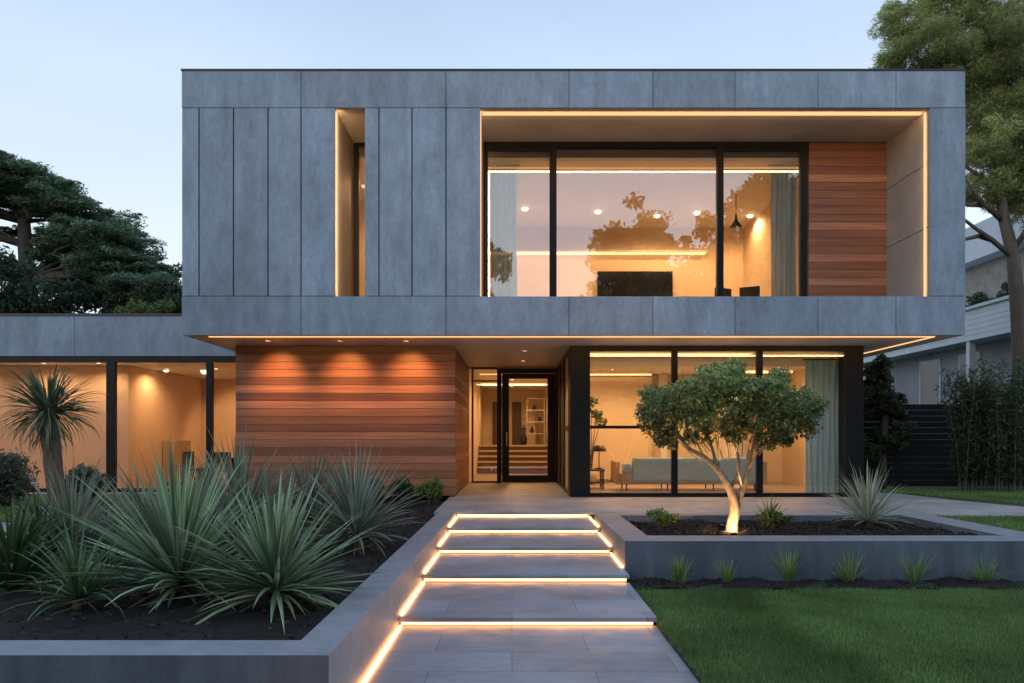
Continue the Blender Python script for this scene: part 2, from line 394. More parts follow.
# lawn and pale garden path behind the yucca bed
g = MB(); g.prism([(-16,11.3),(-6.2,11.3),(-4.6,12.0),(-3.9,13.2),(-3.7,16.3),(-16,16.3)], -.5, -.012); struct(g.build('back_lawn', M['turf']))
g = MB(); g.prism([(-16,4.675),(-8.95,4.675),(-8.95,11.3),(-16,11.3)], -.5, -.06); struct(g.build('side_bed', M['soil']))
g = MB(); g.prism([(-9.0,8.9),(-5.9,8.9),(-5.3,9.4),(-5.15,10.2),(-5.6,10.75),(-6.6,11.0),(-9.0,11.0)], -.2, .012); struct(g.build('garden_path', M['lit_faces_paving']))
g = MB().box(-16,-5.6,16.34,16.72,-.3,.03); struct(g.build('paved_strip', M['lit_faces_paving']))

def turf(name, inside, x0,x1,y0,y1,z, dens, h, label, w=.006):
    n = int((x1-x0)*(y1-y0)*dens)
    p = np.stack([RNG.uniform(x0,x1,n),RNG.uniform(y0,y1,n),np.full(n,z)],1)
    p = p[inside(p[:,0],p[:,1])]; n = len(p)
    ph = RNG.uniform(0,2*np.pi,n); lean = RNG.uniform(.1,.75,n); hh = h*RNG.uniform(.6,1.3,n)
    d = np.stack([np.cos(ph)*lean, np.sin(ph)*lean, np.ones(n)],1)*hh[:,None]
    ps = ph + RNG.uniform(1,2,n); s = np.stack([np.cos(ps),np.sin(ps),np.zeros(n)],1)*(w/2)
    v = np.stack([p-s,p+s,p+d],1).reshape(-1,3)
    big = .5+.5*np.sin(p[:,0]*1.3+p[:,1]*.9+1)*np.sin(p[:,1]*1.9-p[:,0]*.6)
    fine = .5+.5*np.sin(p[:,0]*7.1+2*np.sin(p[:,1]*3.3))*np.sin(p[:,1]*8.3+1.5*np.sin(p[:,0]*4.1))
    xx = p[:,0]+.05*np.sin(p[:,1]*2.1)+.03*np.sin(p[:,1]*5.3)
    stripe = .35*np.sin(xx*2*np.pi/1.1) - 1.5*np.exp(-((xx-2.25)/.22)**2) - .8*np.exp(-((xx-1.2)/.2)**2)
    d[:,:2] += np.outer(stripe,[.35,.3])*hh[:,None]
    patch = np.sin(p[:,0]*2.3+np.sin(p[:,1]*1.7)*2)*np.sin(p[:,1]*2.9+np.sin(p[:,0]*2.1)*1.5)
    t = RNG.uniform(.55,1.35,n)*(.80+.3*big+.16*fine+.12*patch+.09*stripe)
    v = np.stack([p-s,p+s,p+d],1).reshape(-1,3)
    dry = RNG.uniform(0,1,n) < .05+.04*patch; t[dry] *= 1.35
    c = np.stack([t*RNG.uniform(.8,1.25,n)*np.where(dry,1.5,1), t, t*RNG.uniform(.7,1.1,n)],1)
    o = link(name, v, np.arange(n*3).reshape(n,3), c, M['blade'])
    struct(o,'stuff',label,'grass')
turf('front_lawn_grass', lambda x,y: (x>1.238+.02*np.sin(y*9)*np.sin(y*23)), 1.21,6.5,4.6,8.27,LAWN_Z, 11000, .035, 'short mown green grass of the lower lawn beside the steps')
turf('upper_lawn_grass', lambda x,y: ((y>12.9)&(x>9.6-(y-12.8)*.3))|((y<11.95)&(x>6.25)), 6.2,15,9.0,18.4,-.012, 2200, .045, 'green grass of the upper lawn beyond the planter', .012)
turf('back_lawn_grass', lambda x,y: (x < -4.6+(y-12)*.2)&(y>11.3), -13,-3.8,11.3,16.3,-.012, 2000, .05, 'green grass in front of the glazed garden wing', .012)

# ================================================================== HOUSE
house = thing('house', 'modern two storey house of grey concrete panels with cedar walls and big lit windows', 'house', (1.1, 18, 0))
BX0,BX1,BY0 = -5.865, 8.045, 14.13
ZT,ZJ,ZB,ZS = 7.72, 7.03, 3.69, 3.0          # top, upper joint, lower joint, soffit
GP = 15.82                                    # glass plane
xs = [BX0] + [(p-512)/56.35 for p in (301,446,569,653,735,818,896)] + [BX1]
def tn():
    t = random.uniform(.88,1.10); return (t*random.uniform(.98,1.02), t, t*random.uniform(.98,1.02))
fac = MB(); J = .011
for a,b in zip(xs[:-1], xs[1:]):
    fac.box(a+J/2,b-J/2,BY0,BY0+.03,ZJ+J/2,ZT-.035,tn())
    fac.box(a+J/2,b-J/2,BY0,BY0+.03,ZS,ZB-J/2,tn())
mid = [BX0]+[(p-512)/56.35 for p in (199,233.5,268,301,335)]
for a,b in zip(mid[:-1],mid[1:]): fac.box(a+J,b-(J if b<mid[-1] else 0),BY0,BY0+.03,ZB+J/2,ZJ-J/2,tn())
SX0,SX1,NX0,NX1 = mid[-1], (365-512)/56.35, (480-512)/56.35, (930-512)/56.35
mid = [SX1]+[(p-512)/56.35 for p in (379,412,446)]+[NX0]
for i,(a,b) in enumerate(zip(mid[:-1],mid[1:])): fac.box(a+(J if i else 0),b-(J if b<NX0-.01 else 0),BY0,BY0+.03,ZB+J/2,ZJ-J/2,tn())
fac.box(NX1,BX1,BY0,BY0+.03,ZB+J/2,ZJ-J/2,tn())
fac.build('facade_panels', M['concrete'], house, bevel=.003)
BYB = 25.0
bk = MB()                                      # dark backing, sides, rear
bk.box(BX0,BX1,BY0+.032,BY0+.1,ZJ+.052,ZT-.04).box(BX0,BX1,BY0+.032,BY0+.1,ZS+.002,ZB-.052)
bk.box(BX0,SX0-.052,BY0+.032,BY0+.1,ZB-.05,ZJ+.05).box(SX1+.052,NX0-.052,BY0+.032,BY0+.1,ZB-.05,ZJ+.05).box(NX1+.052,BX1,BY0+.032,BY0+.1,ZB-.05,ZJ+.05)
bk.build('wall_backing', M['cap'], house)
sd = MB()
for x0,x1 in ((BX0+.001,BX0+.06),(BX1-.06,BX1-.001)):
    for k in range(4):
        ya = BY0+.105+k*2.72; sd.box(x0,x1,ya,ya+2.71,ZS+.002,ZB-J/2,tn()).box(x0,x1,ya,ya+2.71,ZB+J/2,ZJ-J/2,tn()).box(x0,x1,ya,ya+2.71,ZJ+J/2,ZT-.04,tn())
sd.box(BX0+.06,BX1-.06,BYB-.08,BYB,ZS,ZT-.04).build('side_wall', M['concrete'], house)
MB().box(BX0-.008,BX1+.008,BY0-.012,BYB+.01,ZT-.033,ZT).build('roof', M['cap'], house)
# ground-floor soffit (underside of the upper storey)
MB().box(BX0+.003,BX1-.003,BY0+.034,20.66,ZS-.0,ZS+.05).build('soffit', M['soffit'], house)
# recess and slot linings
rv = MB()
rv.box(NX0,NX1,BY0+.031,GP-.06,ZJ,ZJ+.05)                 # recess soffit
rv.box(NX0-.05,NX0,BY0+.031,GP+.0,ZB,ZJ)
for z0,z1 in ((ZB,4.93),(4.94,6.08),(6.09,ZJ)): rv.box(NX1,NX1+.05,BY0+.031,GP-.0,z0,z1-.004)
rv.box(NX0,NX1,BY0+.031,GP-.06,ZB-.05,ZB-.002)
rv.box(SX0-.05,SX0,BY0+.031,GP-.02,ZB,ZJ).box(SX1,SX1+.05,BY0+.031,GP-.02,ZB,ZJ).box(SX0,SX1,BY0+.031,GP-.02,ZJ,ZJ+.05).box(SX0,SX1,BY0+.031,GP-.02,ZB-.05,ZB-.002)
rv.build('recess_lining', M['reveal'], house)
def led(x0,x1,y0,y1,z0,z1,m='led'): return MB().box(x0,x1,y0,y1,z0,z1).build('light_strip', M[m], house)
led(NX0+.03,NX1-.03,14.34,14.42,ZJ-.018,ZJ-.002)
led(NX1-.016,NX1-.002,14.26,14.32,ZB+.02,ZJ-.02)
led(NX0+.002,NX0+.018,14.22,14.27,ZB+.02,ZJ-.02)
led(SX0+.002,SX0+.016,14.22,14.26,ZB+.02,ZJ-.02)
led(-5.45,7.6,14.30,14.36,ZS-.014,ZS-.002)
led(7.57,7.61,14.362,20.0,ZS-.014,ZS-.002)

# cedar cladding -----------------------------------------------------
def boards(x0,x1,y0,y1,ztop,zbot,h,tones,name,m):
    mb = MB(); z = ztop; i = 0
    while z > zbot+.01:
        zl = max(z-h, zbot); t = tones[i % len(tones)]**.8*random.uniform(.94,1.06)
        mb.box(x0,x1,y0,y1,zl+.004,z-.004,(t,t*random.uniform(.95,1.05)*(1+.12*(t-1)),t*random.uniform(.92,1.08)*(1+.2*(t-1)))); z = zl; i += 1
    mb.box(x0+.012,x1-.012,y0+.012,y1-.004,zbot,ztop,(.12,.12,.12))
    return mb.build(name, m, house)
T1 = [.42,.6,.82,.95,.58,1.55,.52,1.5,1.0,.82,.72,1.22,1.0,.72,1.38,1.05,.9,1.1,.85,1.0]  # first tones darkened to paint shade at the wall top; others are board colour
boards(-5.49,-1.13,GP,GP+.05,2.996,.02,.155,T1,'cedar_wall',M['wood'])
boards(-1.15,-1.128,GP+.052,20.6,2.996,.02,.155,T1,'cedar_wall',M['wood_side'])
boards(-5.49,-5.46,GP+.052,17.6,2.996,.02,.155,T1,'cedar_wall',M['wood_side'])
MB().box(-5.45,-1.16,GP+.06,20.5,0,2.98).build('core_wall', M['black'], house)
T2 = [.55,.7,.8,.72,1.55,.78,.85,.8,.9,.8,1.5,.82,.86,.78,1.4,.8,.9,1.35,.8,.85,.9]
CX0 = ax(808,GP)
boards(CX0,NX1-.002,GP-.05,GP,ZJ-.004,ZB,.158,T2,'cedar_wall',M['wood'])

# windows --------------------------------------------------------------
def frame_bars(mb, bars):
    for b in bars: mb.box(*b)
    return mb
def pane(x0,x1,y,z0,z1,par,m='glass'):
    mb = MB(); mb.face([(x0,y,z0),(x1,y,z0),(x1,y,z1),(x0,y,z1)]); return mb.build('pane', M[m], par)
# upper recess window
ux0,ux1 = ax(483,GP), ax(807,GP); uz0,uz1 = ZB, ZJ-.005
a0,a1,b0,b1 = ax(549.5,GP),ax(556.5,GP),ax(716.5,GP),ax(723,GP)
w = frame_bars(MB(), [(ux0,ux1,GP-.05,GP+.06,uz1-.10,uz1),(ux0,ux1,GP-.05,GP+.06,uz0,uz0+.1),(ux0,ux0+.10,GP-.05,GP+.06,uz0+.1,uz1-.1),
    (ux1-.15,ux1,GP-.05,GP+.06,uz0+.1,uz1-.1),(a0,a1,GP-.055,GP+.065,uz0+.1,uz1-.1),(b0,b1,GP-.055,GP+.065,uz0+.1,uz1-.1),
    (ux0+.1,a0,GP-.03,GP+.05,uz1-.17,uz1-.1),(b1,ux1-.15,GP-.03,GP+.05,uz1-.17,uz1-.1)]).build('window', M['black'], house, bevel=.004)
pane(ux0+.1,a0,GP,uz0+.1,uz1-.17,w,'glass_up'); pane(a1,b0,GP+.01,uz0+.1,uz1-.1,w,'glass_up'); pane(b1,ux1-.15,GP,uz0+.1,uz1-.17,w,'glass_up')
# slot window
w = frame_bars(MB(), [(SX0,SX1+.06,GP-.02,GP+.05,ZJ-.08,ZJ),(SX0,SX1+.06,GP-.02,GP+.05,ZB,ZB+.08),(SX0,SX0+.1,GP-.02,GP+.05,ZB+.08,ZJ-.08),(SX1+.0,SX1+.06,GP-.018,GP+.05,ZB+.08,ZJ-.08)]).build('window', M['black'], house)
pane(SX0+.1,SX1,GP,ZB+.08,ZJ-.08,w,'glass_up')
# ground floor living room front
gx = [ax(p,GP) for p in (570,590,671.5,677.5,756.5,762.5,845,863)]
gz0,gz1 = .0,2.995
w = frame_bars(MB(), [(gx[0],gx[1],GP-.03,GP+.33,gz0,gz1),(gx[6],gx[7],GP-.03,GP+.33,gz0,gz1),(gx[1],gx[6],GP-.03,GP+.07,gz1-.10,gz1),
    (gx[1],gx[6],GP-.03,GP+.07,gz0,gz0+.08),(gx[2],gx[3],GP-.035,GP+.075,gz0+.08,gz1-.1),(gx[4],gx[5],GP-.035,GP+.075,gz0+.08,gz1-.1),
    (gx[1],gx[2],GP-.01,GP+.05,az(428.6,GP),az(425.6,GP))]).build('window', M['black'], house, bevel=.004)
for a,b in ((1,2),(3,4),(5,6)): pane(gx[a],gx[b],GP+.02,.08,gz1-.1,w)
# glazed return wall of the entrance recess
XG = 1.15
w = frame_bars(MB(), [(XG,XG+.07,16.155,20.55,gz1-.1,gz1),(XG,XG+.07,16.155,20.55,0,.08)]+[(XG-.005,XG+.075,y,y+.09,.08,gz1-.1) for y in (16.155,17.7,19.2,20.46)]+[(XG+.01,XG+.06,16.25,17.7,1.36,1.42)]).build('window', M['black'], house)
for a,b in ((16.245,17.7),(17.79,19.2),(19.29,20.46)):
    mb = MB(); mb.face([(XG+.03,a,.08),(XG+.03,b,.08),(XG+.03,b,gz1-.1),(XG+.03,a,gz1-.1)]); mb.build('pane', M['glass'], w)
# entrance door and sidelight
DY = 20.6
dx = [ax(p,DY) for p in (471.5,497,509,547.5,556)]
w = frame_bars(MB(), [(dx[0],dx[1],DY,DY+.05,2.94,2.99),(dx[0],dx[0]+.05,DY,DY+.05,0,2.94),(dx[0]+.05,dx[1],DY+.005,DY+.045,2.62,2.66),(dx[0]+.05,dx[1],DY,DY+.05,0,.05)]).build('window', M['dark_wood'], house)
pane(dx[0]+.05,dx[1],DY+.02,.05,2.62,w); pane(dx[0]+.05,dx[1],DY+.02,2.66,2.94,w)
d = frame_bars(MB(), [(dx[1],dx[1]+.12,DY-.04,DY+.08,0,2.96),(dx[4]-.0,dx[4]+.02,DY-.04,DY+.08,0,2.96),(dx[1]+.12,dx[4],DY-.04,DY+.08,2.84,2.96),
    (dx[1]+.13,dx[2],DY-.02,DY+.05,.02,2.83),(dx[3],dx[4]-.005,DY-.02,DY+.05,.02,2.83),(dx[2],dx[3],DY-.02,DY+.05,2.7,2.83),(dx[2],dx[3],DY-.02,DY+.05,.02,.2)]).build('door', M['black'], house, bevel=.004)
pane(dx[2],dx[3],DY+.015,.2,2.7,d)
MB().tube([(dx[2]-.06,DY-.02,.95),(dx[2]-.06,DY-.07,.95),(dx[2]-.06,DY-.07,1.3),(dx[2]-.06,DY-.02,1.3)],[.012]*4,8).build('handle', M['white'], d, True)
# garden wing --------------------------------------------------------------
WY = 16.75
wz1 = az(356,WY)
fas = MB(); wx = [-16,-12.6,-9.2,BX0+.35]
for a,b in zip(wx[:-1],wx[1:]): fas.box(a+.004,b-.004,WY,WY+.12,wz1,az(316,WY),tn())
fas.box(-16,BX0+.3,WY+.122,23.2,wz1+.02,az(318,WY)).build('wing_fascia', M['concrete'], house)
MB().box(-16.01,BX0-.002,WY-.02,23.3,az(316,WY)+.002,az(313.5,WY)).build('wing_roof', M['cap'], house)
wp = [(-13.9,-13.74)] + [(ax(p,WY),ax(q,WY)) for p,q in ((105.5,114),(205.5,211.5))]
wzb = az(490,WY)
fr = [(-16,-5.5,WY+.03,WY+.13,wz1-.13,wz1),(-16,-5.5,WY+.03,WY+.13,wzb-.05,wzb+.03)] + [(a,b,WY+.02,WY+.14,wzb+.03,wz1-.13) for a,b in wp]
w = frame_bars(MB(), fr).build('window', M['black'], house, bevel=.004)
ed = [-16]+[e for ab in wp for e in ab]+[-5.5]
for i in range(0,len(ed),2): pane(ed[i],ed[i+1],WY+.07,wzb+.03,wz1-.13,w)
# interiors ------------------------------------------------------------------
def room(x0,x1,y0,y1,z0,z1,wall='plaster',front=False, t=.08):
    mb = MB()
    mb.box(x0-t,x1+t,y1,y1+t,z0,z1).box(x0-t,x0,y0,y1,z0,z1).box(x1,x1+t,y0,y1,z0,z1)
    if front: mb.box(x0,x1,y0,y0+.03,z0,z1)
    mb.build('interior_wall', M[wall], house)
    MB().box(x0-t,x1+t,y0,y1+t,z1+.001,z1+.06).build('ceiling', M['white'], house)
    MB().box(x0-t,x1+t,y0,y1+t,z0-.06,z0-.001).build('floor', M['floor'], house)
# living room, ground floor
room(1.26,6.95,16.16,20.5,.02,2.93)
MB().box(1.3,5.0,16.5,16.9,2.925,2.93).build('light_panel', M['panel_light'], house)
MB().box(1.3,6.9,17.25,17.4,2.72,2.928).box(1.3,6.9,17.41,20.4,2.80,2.90).build('bulkhead', M['white'], house)
MB().box(1.45,3.55,20.25,20.3,2.76,2.79).build('light_strip', M['cove'], house)
MB().box(1.4,3.6,20.40,20.45,.1,2.72).build('wall_panel', M['plaster'], house)
MB().box(3.75,3.9,20.0,20.49,.02,2.79).build('pier', M['white'], house)
MB().box(5.3,5.45,18.6,20.4,.02,2.79).build('pier', M['white'], house)
MB().box(5.46,6.8,19.3,19.36,2.74,2.79).build('light_strip', M['cove'], house)
# entrance hall
room(-1.12,1.24,20.75,30,.02,2.95)
MB().box(-1.0,1.1,26.3,26.45,2.90,2.945).build('light_strip', M['cove'], house)
MB().box(-.9,.9,22.2,22.5,2.945,2.95).build('light_panel', M['panel_light'], house)  # glowing panel added as fill light for the hall
st = MB()
for k in range(5): st.box(-1.1,1.2,25.4+k*.3,25.4+(k+1)*.3-.0 if k<4 else 29.98,.021,.02+.17*(k+1))
sc_ = st.build('staircase', M['dark_wood'], house)
mb = MB()
for k in range(5): mb.box(-1.1,1.2,25.375+k*.3,25.375+(k+1)*.3,.02+.17*(k+1)+.002,.02+.17*(k+1)+.05)
mb.build('step_tread', M['stair'], sc_)
MB().box(-.72,-.5,29.9,29.97,.88,2.5).box(.0,.35,29.9,29.97,.88,2.5).build('inner_door', M['dark_wood'], house)
# upper recess room
room(ux0-.35,6.1,GP+.07,21,3.6,6.70)
MB().box(ax(485,21),ax(705,21),20.75,20.98,6.02,6.06).build('cove_shelf', M['white'], house)
MB().box(ax(485,21),ax(705,21)-.02,20.78,20.96,5.985,6.015).build('light_strip', M['cove'], house)
# slot room
room(-3.6,-1.45,GP+.06,18.6,3.6,6.7)
MB().box(-3.3,-1.6,17.4,17.6,6.69,6.70).build('light_panel', M['panel_light'], house)  # glowing panel added as fill light behind the slot
# wing rooms
room(-16,-5.47,WY+.15,22.2,.0,wz1-.1,'peach')
MB().box(-16,-8.62,17.9,18.0,.0,wz1-.11).box(-8.72,-8.62,18.0,22.1,.0,wz1-.11).build('interior_wall', M['peach'], house)

def spot(loc, rot, power, size, col=(1,.53,.21), blend=.6, rad=.03):
    l = bpy.data.lights.new('spot', 'SPOT'); l.energy = power; l.spot_size = R(size); l.spot_blend = blend; l.color = col; l.shadow_soft_size = rad
    o = bpy.data.objects.new('spot_lamp', l); COL.objects.link(o); o.location = loc; o.rotation_euler = rot; return o
def downlight(x,y,z,power=0,tilt=(0,0),size=80):  # also builds the added room-fill lamps
    k_ = 1.7 if z > 5 else 1.0
    f = MB().lathe((x,y,z),[(.055*k_,-.012),(.055*k_,-.003),(.04*k_,-.003),(.04*k_,-.012)],16).build('downlight', M['white'], house)
    MB().lathe((x,y,z),[(.0,-.006 if z < 5 else -.06),(.039*k_,-.006 if z < 5 else -.05),(.039*k_,-.004),(.0,-.004)],14).build('lens', M['lens'], f)
    if power: spot((x,y,z-(.03 if z < 5 else .075)),(R(tilt[0]),R(tilt[1]),0),power,size,(1,.43,.13) if tilt[0] else (1,.53,.21),1.0 if tilt[0] else .6)
for px in (268,340,406): downlight(ax(px,15.05),15.05,ZS,95,(48,0),80)
downlight(.27,16.8,ZS,60,(0,0),120); downlight(.27,19.0,ZS,60,(0,0),120)
for px,py in ((525,208),(598,211),(657,215),(697,212),(750,215)):
    y = (6.70-EYE)*F/(437-py); downlight(ax(px,y),y,6.70,140,(0,0),165)
for px,py in ((137,364),(167,366),(216,370)):
    downlight(ax(px,18.8),18.8,wz1-.1,72,(0,0),165)  # lamps added as general fill for the wing room
spot((-7.4,20.6,2.6),(R(38),R(0),0),90,110)
for x_,y_ in ((-10.2,17.35),(-12.2,17.35),(-9.0,17.35)): downlight(x_,y_,wz1-.1,44,(0,0),165)  # more added fill, brightening the near wall of the wing
for x_,y_ in ((2.4,19.0),(4.4,19.0),(6.2,18.4),(3.2,17.9)): downlight(x_,y_,2.80,125,(0,0),165)  # fill lamps added to brighten the living room
for x_,y_ in ((0,22.0),(0,24.5),(0,27.6)): downlight(x_,y_,2.945,120,(0,0),165)  # fill lamps added along the hall ceiling
downlight(-2.6,17.0,6.7,130,(0,0),165)  # single fill lamp added for the slot room
def strip_lamp(loc, rot, sx, sy, power, col=(1,.56,.24)):
    l = bpy.data.lights.new('strip','AREA'); l.shape = 'RECTANGLE'; l.size = sx; l.size_y = sy; l.energy = power; l.color = col
    o = bpy.data.objects.new('strip_lamp',l); COL.objects.link(o); o.location = loc; o.rotation_euler = rot; return o
strip_lamp(((NX0+NX1)/2,14.30,ZJ-.06),(R(115),0,0),NX1-NX0-.1,.05,17)
strip_lamp((NX1-.06,14.24,(ZB+ZJ)/2),(R(90),0,R(-25)),.05,ZJ-ZB-.1,3.5)
strip_lamp((NX0+.06,14.24,(ZB+ZJ)/2),(R(90),0,R(25)),.05,ZJ-ZB-.1,8)
strip_lamp((SX0+.05,14.20,(ZB+ZJ)/2),(R(90),0,R(22)),.04,ZJ-ZB-.1,22)
strip_lamp((1.1,14.33,ZS-.04),(R(115),0,0),12.8,.04,30)

# ================================================================== FURNISHINGS
def curtain(x0,x1,y,z0,z1,m,label,waves):
    t = thing('curtain', label, 'curtain', ((x0+x1)/2,y,z0))
    n = waves*10; mb = MB(); zs = np.linspace(z0,z1,7); b = 0
    for i in range(n+1):
        u = i/n
        for k,z in enumerate(zs):
            amp = .045*(1+.25*math.sin(k*1.3+u*9))
            mb.v.append((x0+(x1-x0)*u+.012*math.sin(k+u*20), y+amp*math.sin(u*waves*2*math.pi+.25*math.sin(k*.9)), z))
    for i in range(n):
        for k in range(6):
            a = i*7+k; mb.f.append((a,a+7,a+8,a+1)); mb.c.append(1); mb.m.append(0)
    mb.build('cloth', M[m], t, True)
    MB().tube([(x0-.05,y,z1+.02),(x1+.05,y,z1+.02)],[.014]*2,8).build('rail', M['black'], t)
curtain(ux0+.14,ax(517,16.1),16.1,3.62,6.66,'curtain_up','sheer grey green curtain at the left end of the upper window',5)
curtain(ax(771,16.1),ux1-.12,16.1,3.62,6.66,'curtain_up','sheer grey green curtain at the right end of the upper window beside the cedar panel',5)
curtain(ax(806,16.35),ax(847,16.35),16.38,.04,2.76,'curtain','pale blue floor length curtain at the right of the ground floor living room',7)

sf = thing('sofa', 'long sage grey sofa with beige side seen from behind through the ground floor glass', 'sofa', (3.9,17.6,.02))
MB().box(2.35,5.45,17.3,18.2,.16,.40).build('base', M['beige'], sf, bevel=.03)
for i in range(3):
    x = 2.62+i*.94; MB().box(x+.01,x+.93,17.27,17.54,.20,.74).build('back_cushion', M['sofa'], sf, bevel=.06)
    MB().box(x+.01,x+.93,17.56,18.15,.402,.54).build('seat_cushion', M['sofa'], sf, bevel=.05)
MB().box(2.25,2.345,17.28,18.2,.16,.66).build('arm', M['beige'], sf, bevel=.03); MB().box(5.455,5.55,17.28,18.2,.16,.66).build('arm', M['beige'], sf, bevel=.03)
MB().box(2.40,2.60,17.30,17.5,.405,.62).build('side_cushion', M['sofa'], sf, bevel=.05)
for x in (2.5,3.4,4.4,5.3):
    for y in (17.4,18.1): MB().tube([(x,y,.16),(x,y,.02)],[.018,.014],8).build('leg', M['black'], sf)

tb = thing('side_table', 'small two tier wooden side table left of the sofa', 'side table', (1.75,18.2,.02))
MB().box(1.4,2.1,17.9,18.45,.42,.46).build('table_top', M['dark_wood'], tb, bevel=.01); MB().box(1.42,2.08,17.92,18.43,.14,.17).build('shelf', M['dark_wood'], tb)
for x in (1.45,2.05):
    for y in (17.95,18.4): MB().box(x-.02,x+.02,y-.02,y+.02,.02,.42).build('leg', M['dark_wood'], tb)
o = MB().lathe((1.62,18.15,.46),[(.06,0),(.2,.08),(.22,.16),(.2,.165),(.05,.04)],20).build('bowl', M['ceramic'], None, True); tag(o,'dark round bowl on the small table left of the sofa','bowl')
lp = thing('table_lamp', 'dark dome shaded lamp rising beside the sofa', 'lamp', (2.0,18.3,.46))
MB().lathe((2.0,18.3,.46),[(.08,0),(.08,.015),(.012,.03),(.012,.42)],16).build('stem', M['black'], lp, True)
MB().lathe((2.0,18.3,.86),[(.17,0),(.165,.06),(.12,.12),(.03,.15)],20).build('lamp_shade', M['ceramic'], lp, True)
fl = thing('potted_plant', 'tall thin stemmed plant in a pot against the lit living room wall', 'plant', (1.95,19.6,.02))
MB().lathe((1.95,19.6,.02),[(.1,0),(.15,.2),(.16,.34),(.12,.34)],18).build('pot', M['pale_ceramic'], fl, True)
mb = MB(); tips = []
for dx_,dy_,h in ((.0,.0,2.05),(.14,.05,1.75),(-.14,.05,1.85),(.22,-.05,1.55)):
    mb.tube([(1.95,19.6,.3),(1.95+dx_*.3,19.6+dy_*.4,1.0),(1.95+dx_,19.6+dy_,h)],[.014,.011,.006],6); tips.append((1.95+dx_,19.6+dy_,h))
mb.build('stem', M['dark_bark'], fl)
leaf_cloud('foliage', np.concatenate([ball(t,(.16,.16,.12),60) for t in tips]), .14,.06, M['shrub_leaf'], fl)

tv = thing('television', 'wide black television on the back wall of the upper room', 'television', (3.2,20.95,4.6))
MB().box(ax(597,21),ax(672,21),20.9,20.97,4.42,az(272,21)).build('screen', M['tv'], tv, bevel=.008)
MB().box(ax(597,21)+.6,ax(672,21)-.6,20.972,20.998,4.6,5.2).build('bracket', M['black'], tv)
cb = thing('sideboard', 'low white sideboard under the upper room television', 'sideboard', (3.2,20.7,3.6))
MB().box(1.9,4.6,20.5,20.88,3.75,4.3).build('cabinet', M['white'], cb, bevel=.01); MB().box(2.0,4.5,20.55,20.85,3.602,3.75).build('plinth', M['dark_wood'], cb)
pd = thing('pendant_lamp', 'dark cone pendant lamp hanging behind the right upper pane', 'pendant lamp', (ax(736,17.5),17.5,6.70))
pxx = ax(736,17.5)
MB().lathe((pxx,17.5,az(227,17.5)),[(.14,0),(.03,.15),(.02,.27)],20).build('lamp_shade', M['ceramic'], pd, True)
MB().tube([(pxx,17.5,az(227,17.5)+.25),(pxx,17.5,6.70)],[.008,.008],6).build('cord', M['black'], pd)
def chair(name,x,y,z,rz,label,m,group=None):
    t = thing(name,label,'chair',(x,y,z),group); c_,s_ = math.cos(rz),math.sin(rz)
    def rb(x0,x1,y0,y1,z0,z1,nm,bv=.0):
        o = MB().box(x+x0,x+x1,y+y0,y+y1,z+z0,z+z1).build(nm,m,t,bevel=bv)
    rb(-.23,.23,-.22,.23,.42,.48,'seat',.02); rb(-.22,.22,.18,.23,.49,.86,'backrest',.02)
    for sx in (-.2,.2):
        for sy in (-.19,.19): rb(sx-.018,sx+.018,sy-.018,sy+.018,0,.42,'leg')
    t.rotation_euler = (0,0,rz); return t
chair('high_chair',ax(729,17.4),17.4,3.62,.4,'dark slim chair behind the right upper pane nearest the mullion',M['dark_wood'])
chair('high_chair',ax(752,17.6),17.6,3.62,2.6,'dark slim chair next to the curtain of the upper window',M['ceramic'])
# wing furnishings
dt = thing('dining_table','round pale dining table behind the wing glass near the cedar wall','table',(-6.5,18.6,0))
MB().lathe((-6.5,18.6,.0),[(.28,.0),(.28,.02),(.05,.05),(.05,.70)],18).build('pedestal',M['dark_wood'],dt,True); MB().lathe((-6.5,18.6,.70),[(.6,0),(.62,.015),(.6,.035)],28).build('table_top',M['beige'],dt)
chair('dining_chair',-7.25,18.3,.0,1.4,'dark dining chair left of the round table in the wing',M['dark_wood'])
chair('dining_chair',-6.4,17.75,.0,3.1,'dark dining chair in front of the round table in the wing',M['dark_wood'])
kb = thing('cabinet','pale low cabinet against the left inner wall of the wing','cabinet',(-8.45,20.1,0))
MB().box(-8.6,-8.3,19.6,20.6,.08,1.1).build('body',M['beige'],kb,bevel=.01); MB().box(-8.58,-8.32,19.62,20.58,.0,.08).build('plinth',M['dark_wood'],kb)
for lab,px,py in (('round opal pendant globe in the wing above the left side of the middle pane',166,369),('round opal pendant globe in the wing beside the right mullion',204,371),('round opal pendant globe in the wing nearest the cedar wall',216,366)):
    y = 19.2; x = ax(px,y); z = az(py,y)
    t = thing('globe_pendant',lab,'pendant lamp',(x,y,wz1-.1),'opal globe pendants in the wing')
    MB().lathe((x,y,z),[(.01,-.075),(.045,-.062),(.072,-.022),(.072,.022),(.045,.062),(.01,.1)],18).build('globe',M['globe'],t,True)
    MB().tube([(x,y,z+.1),(x,y,max(wz1-.1,z+.12))],[.006,.006],6).build('cord',M['black'],t)
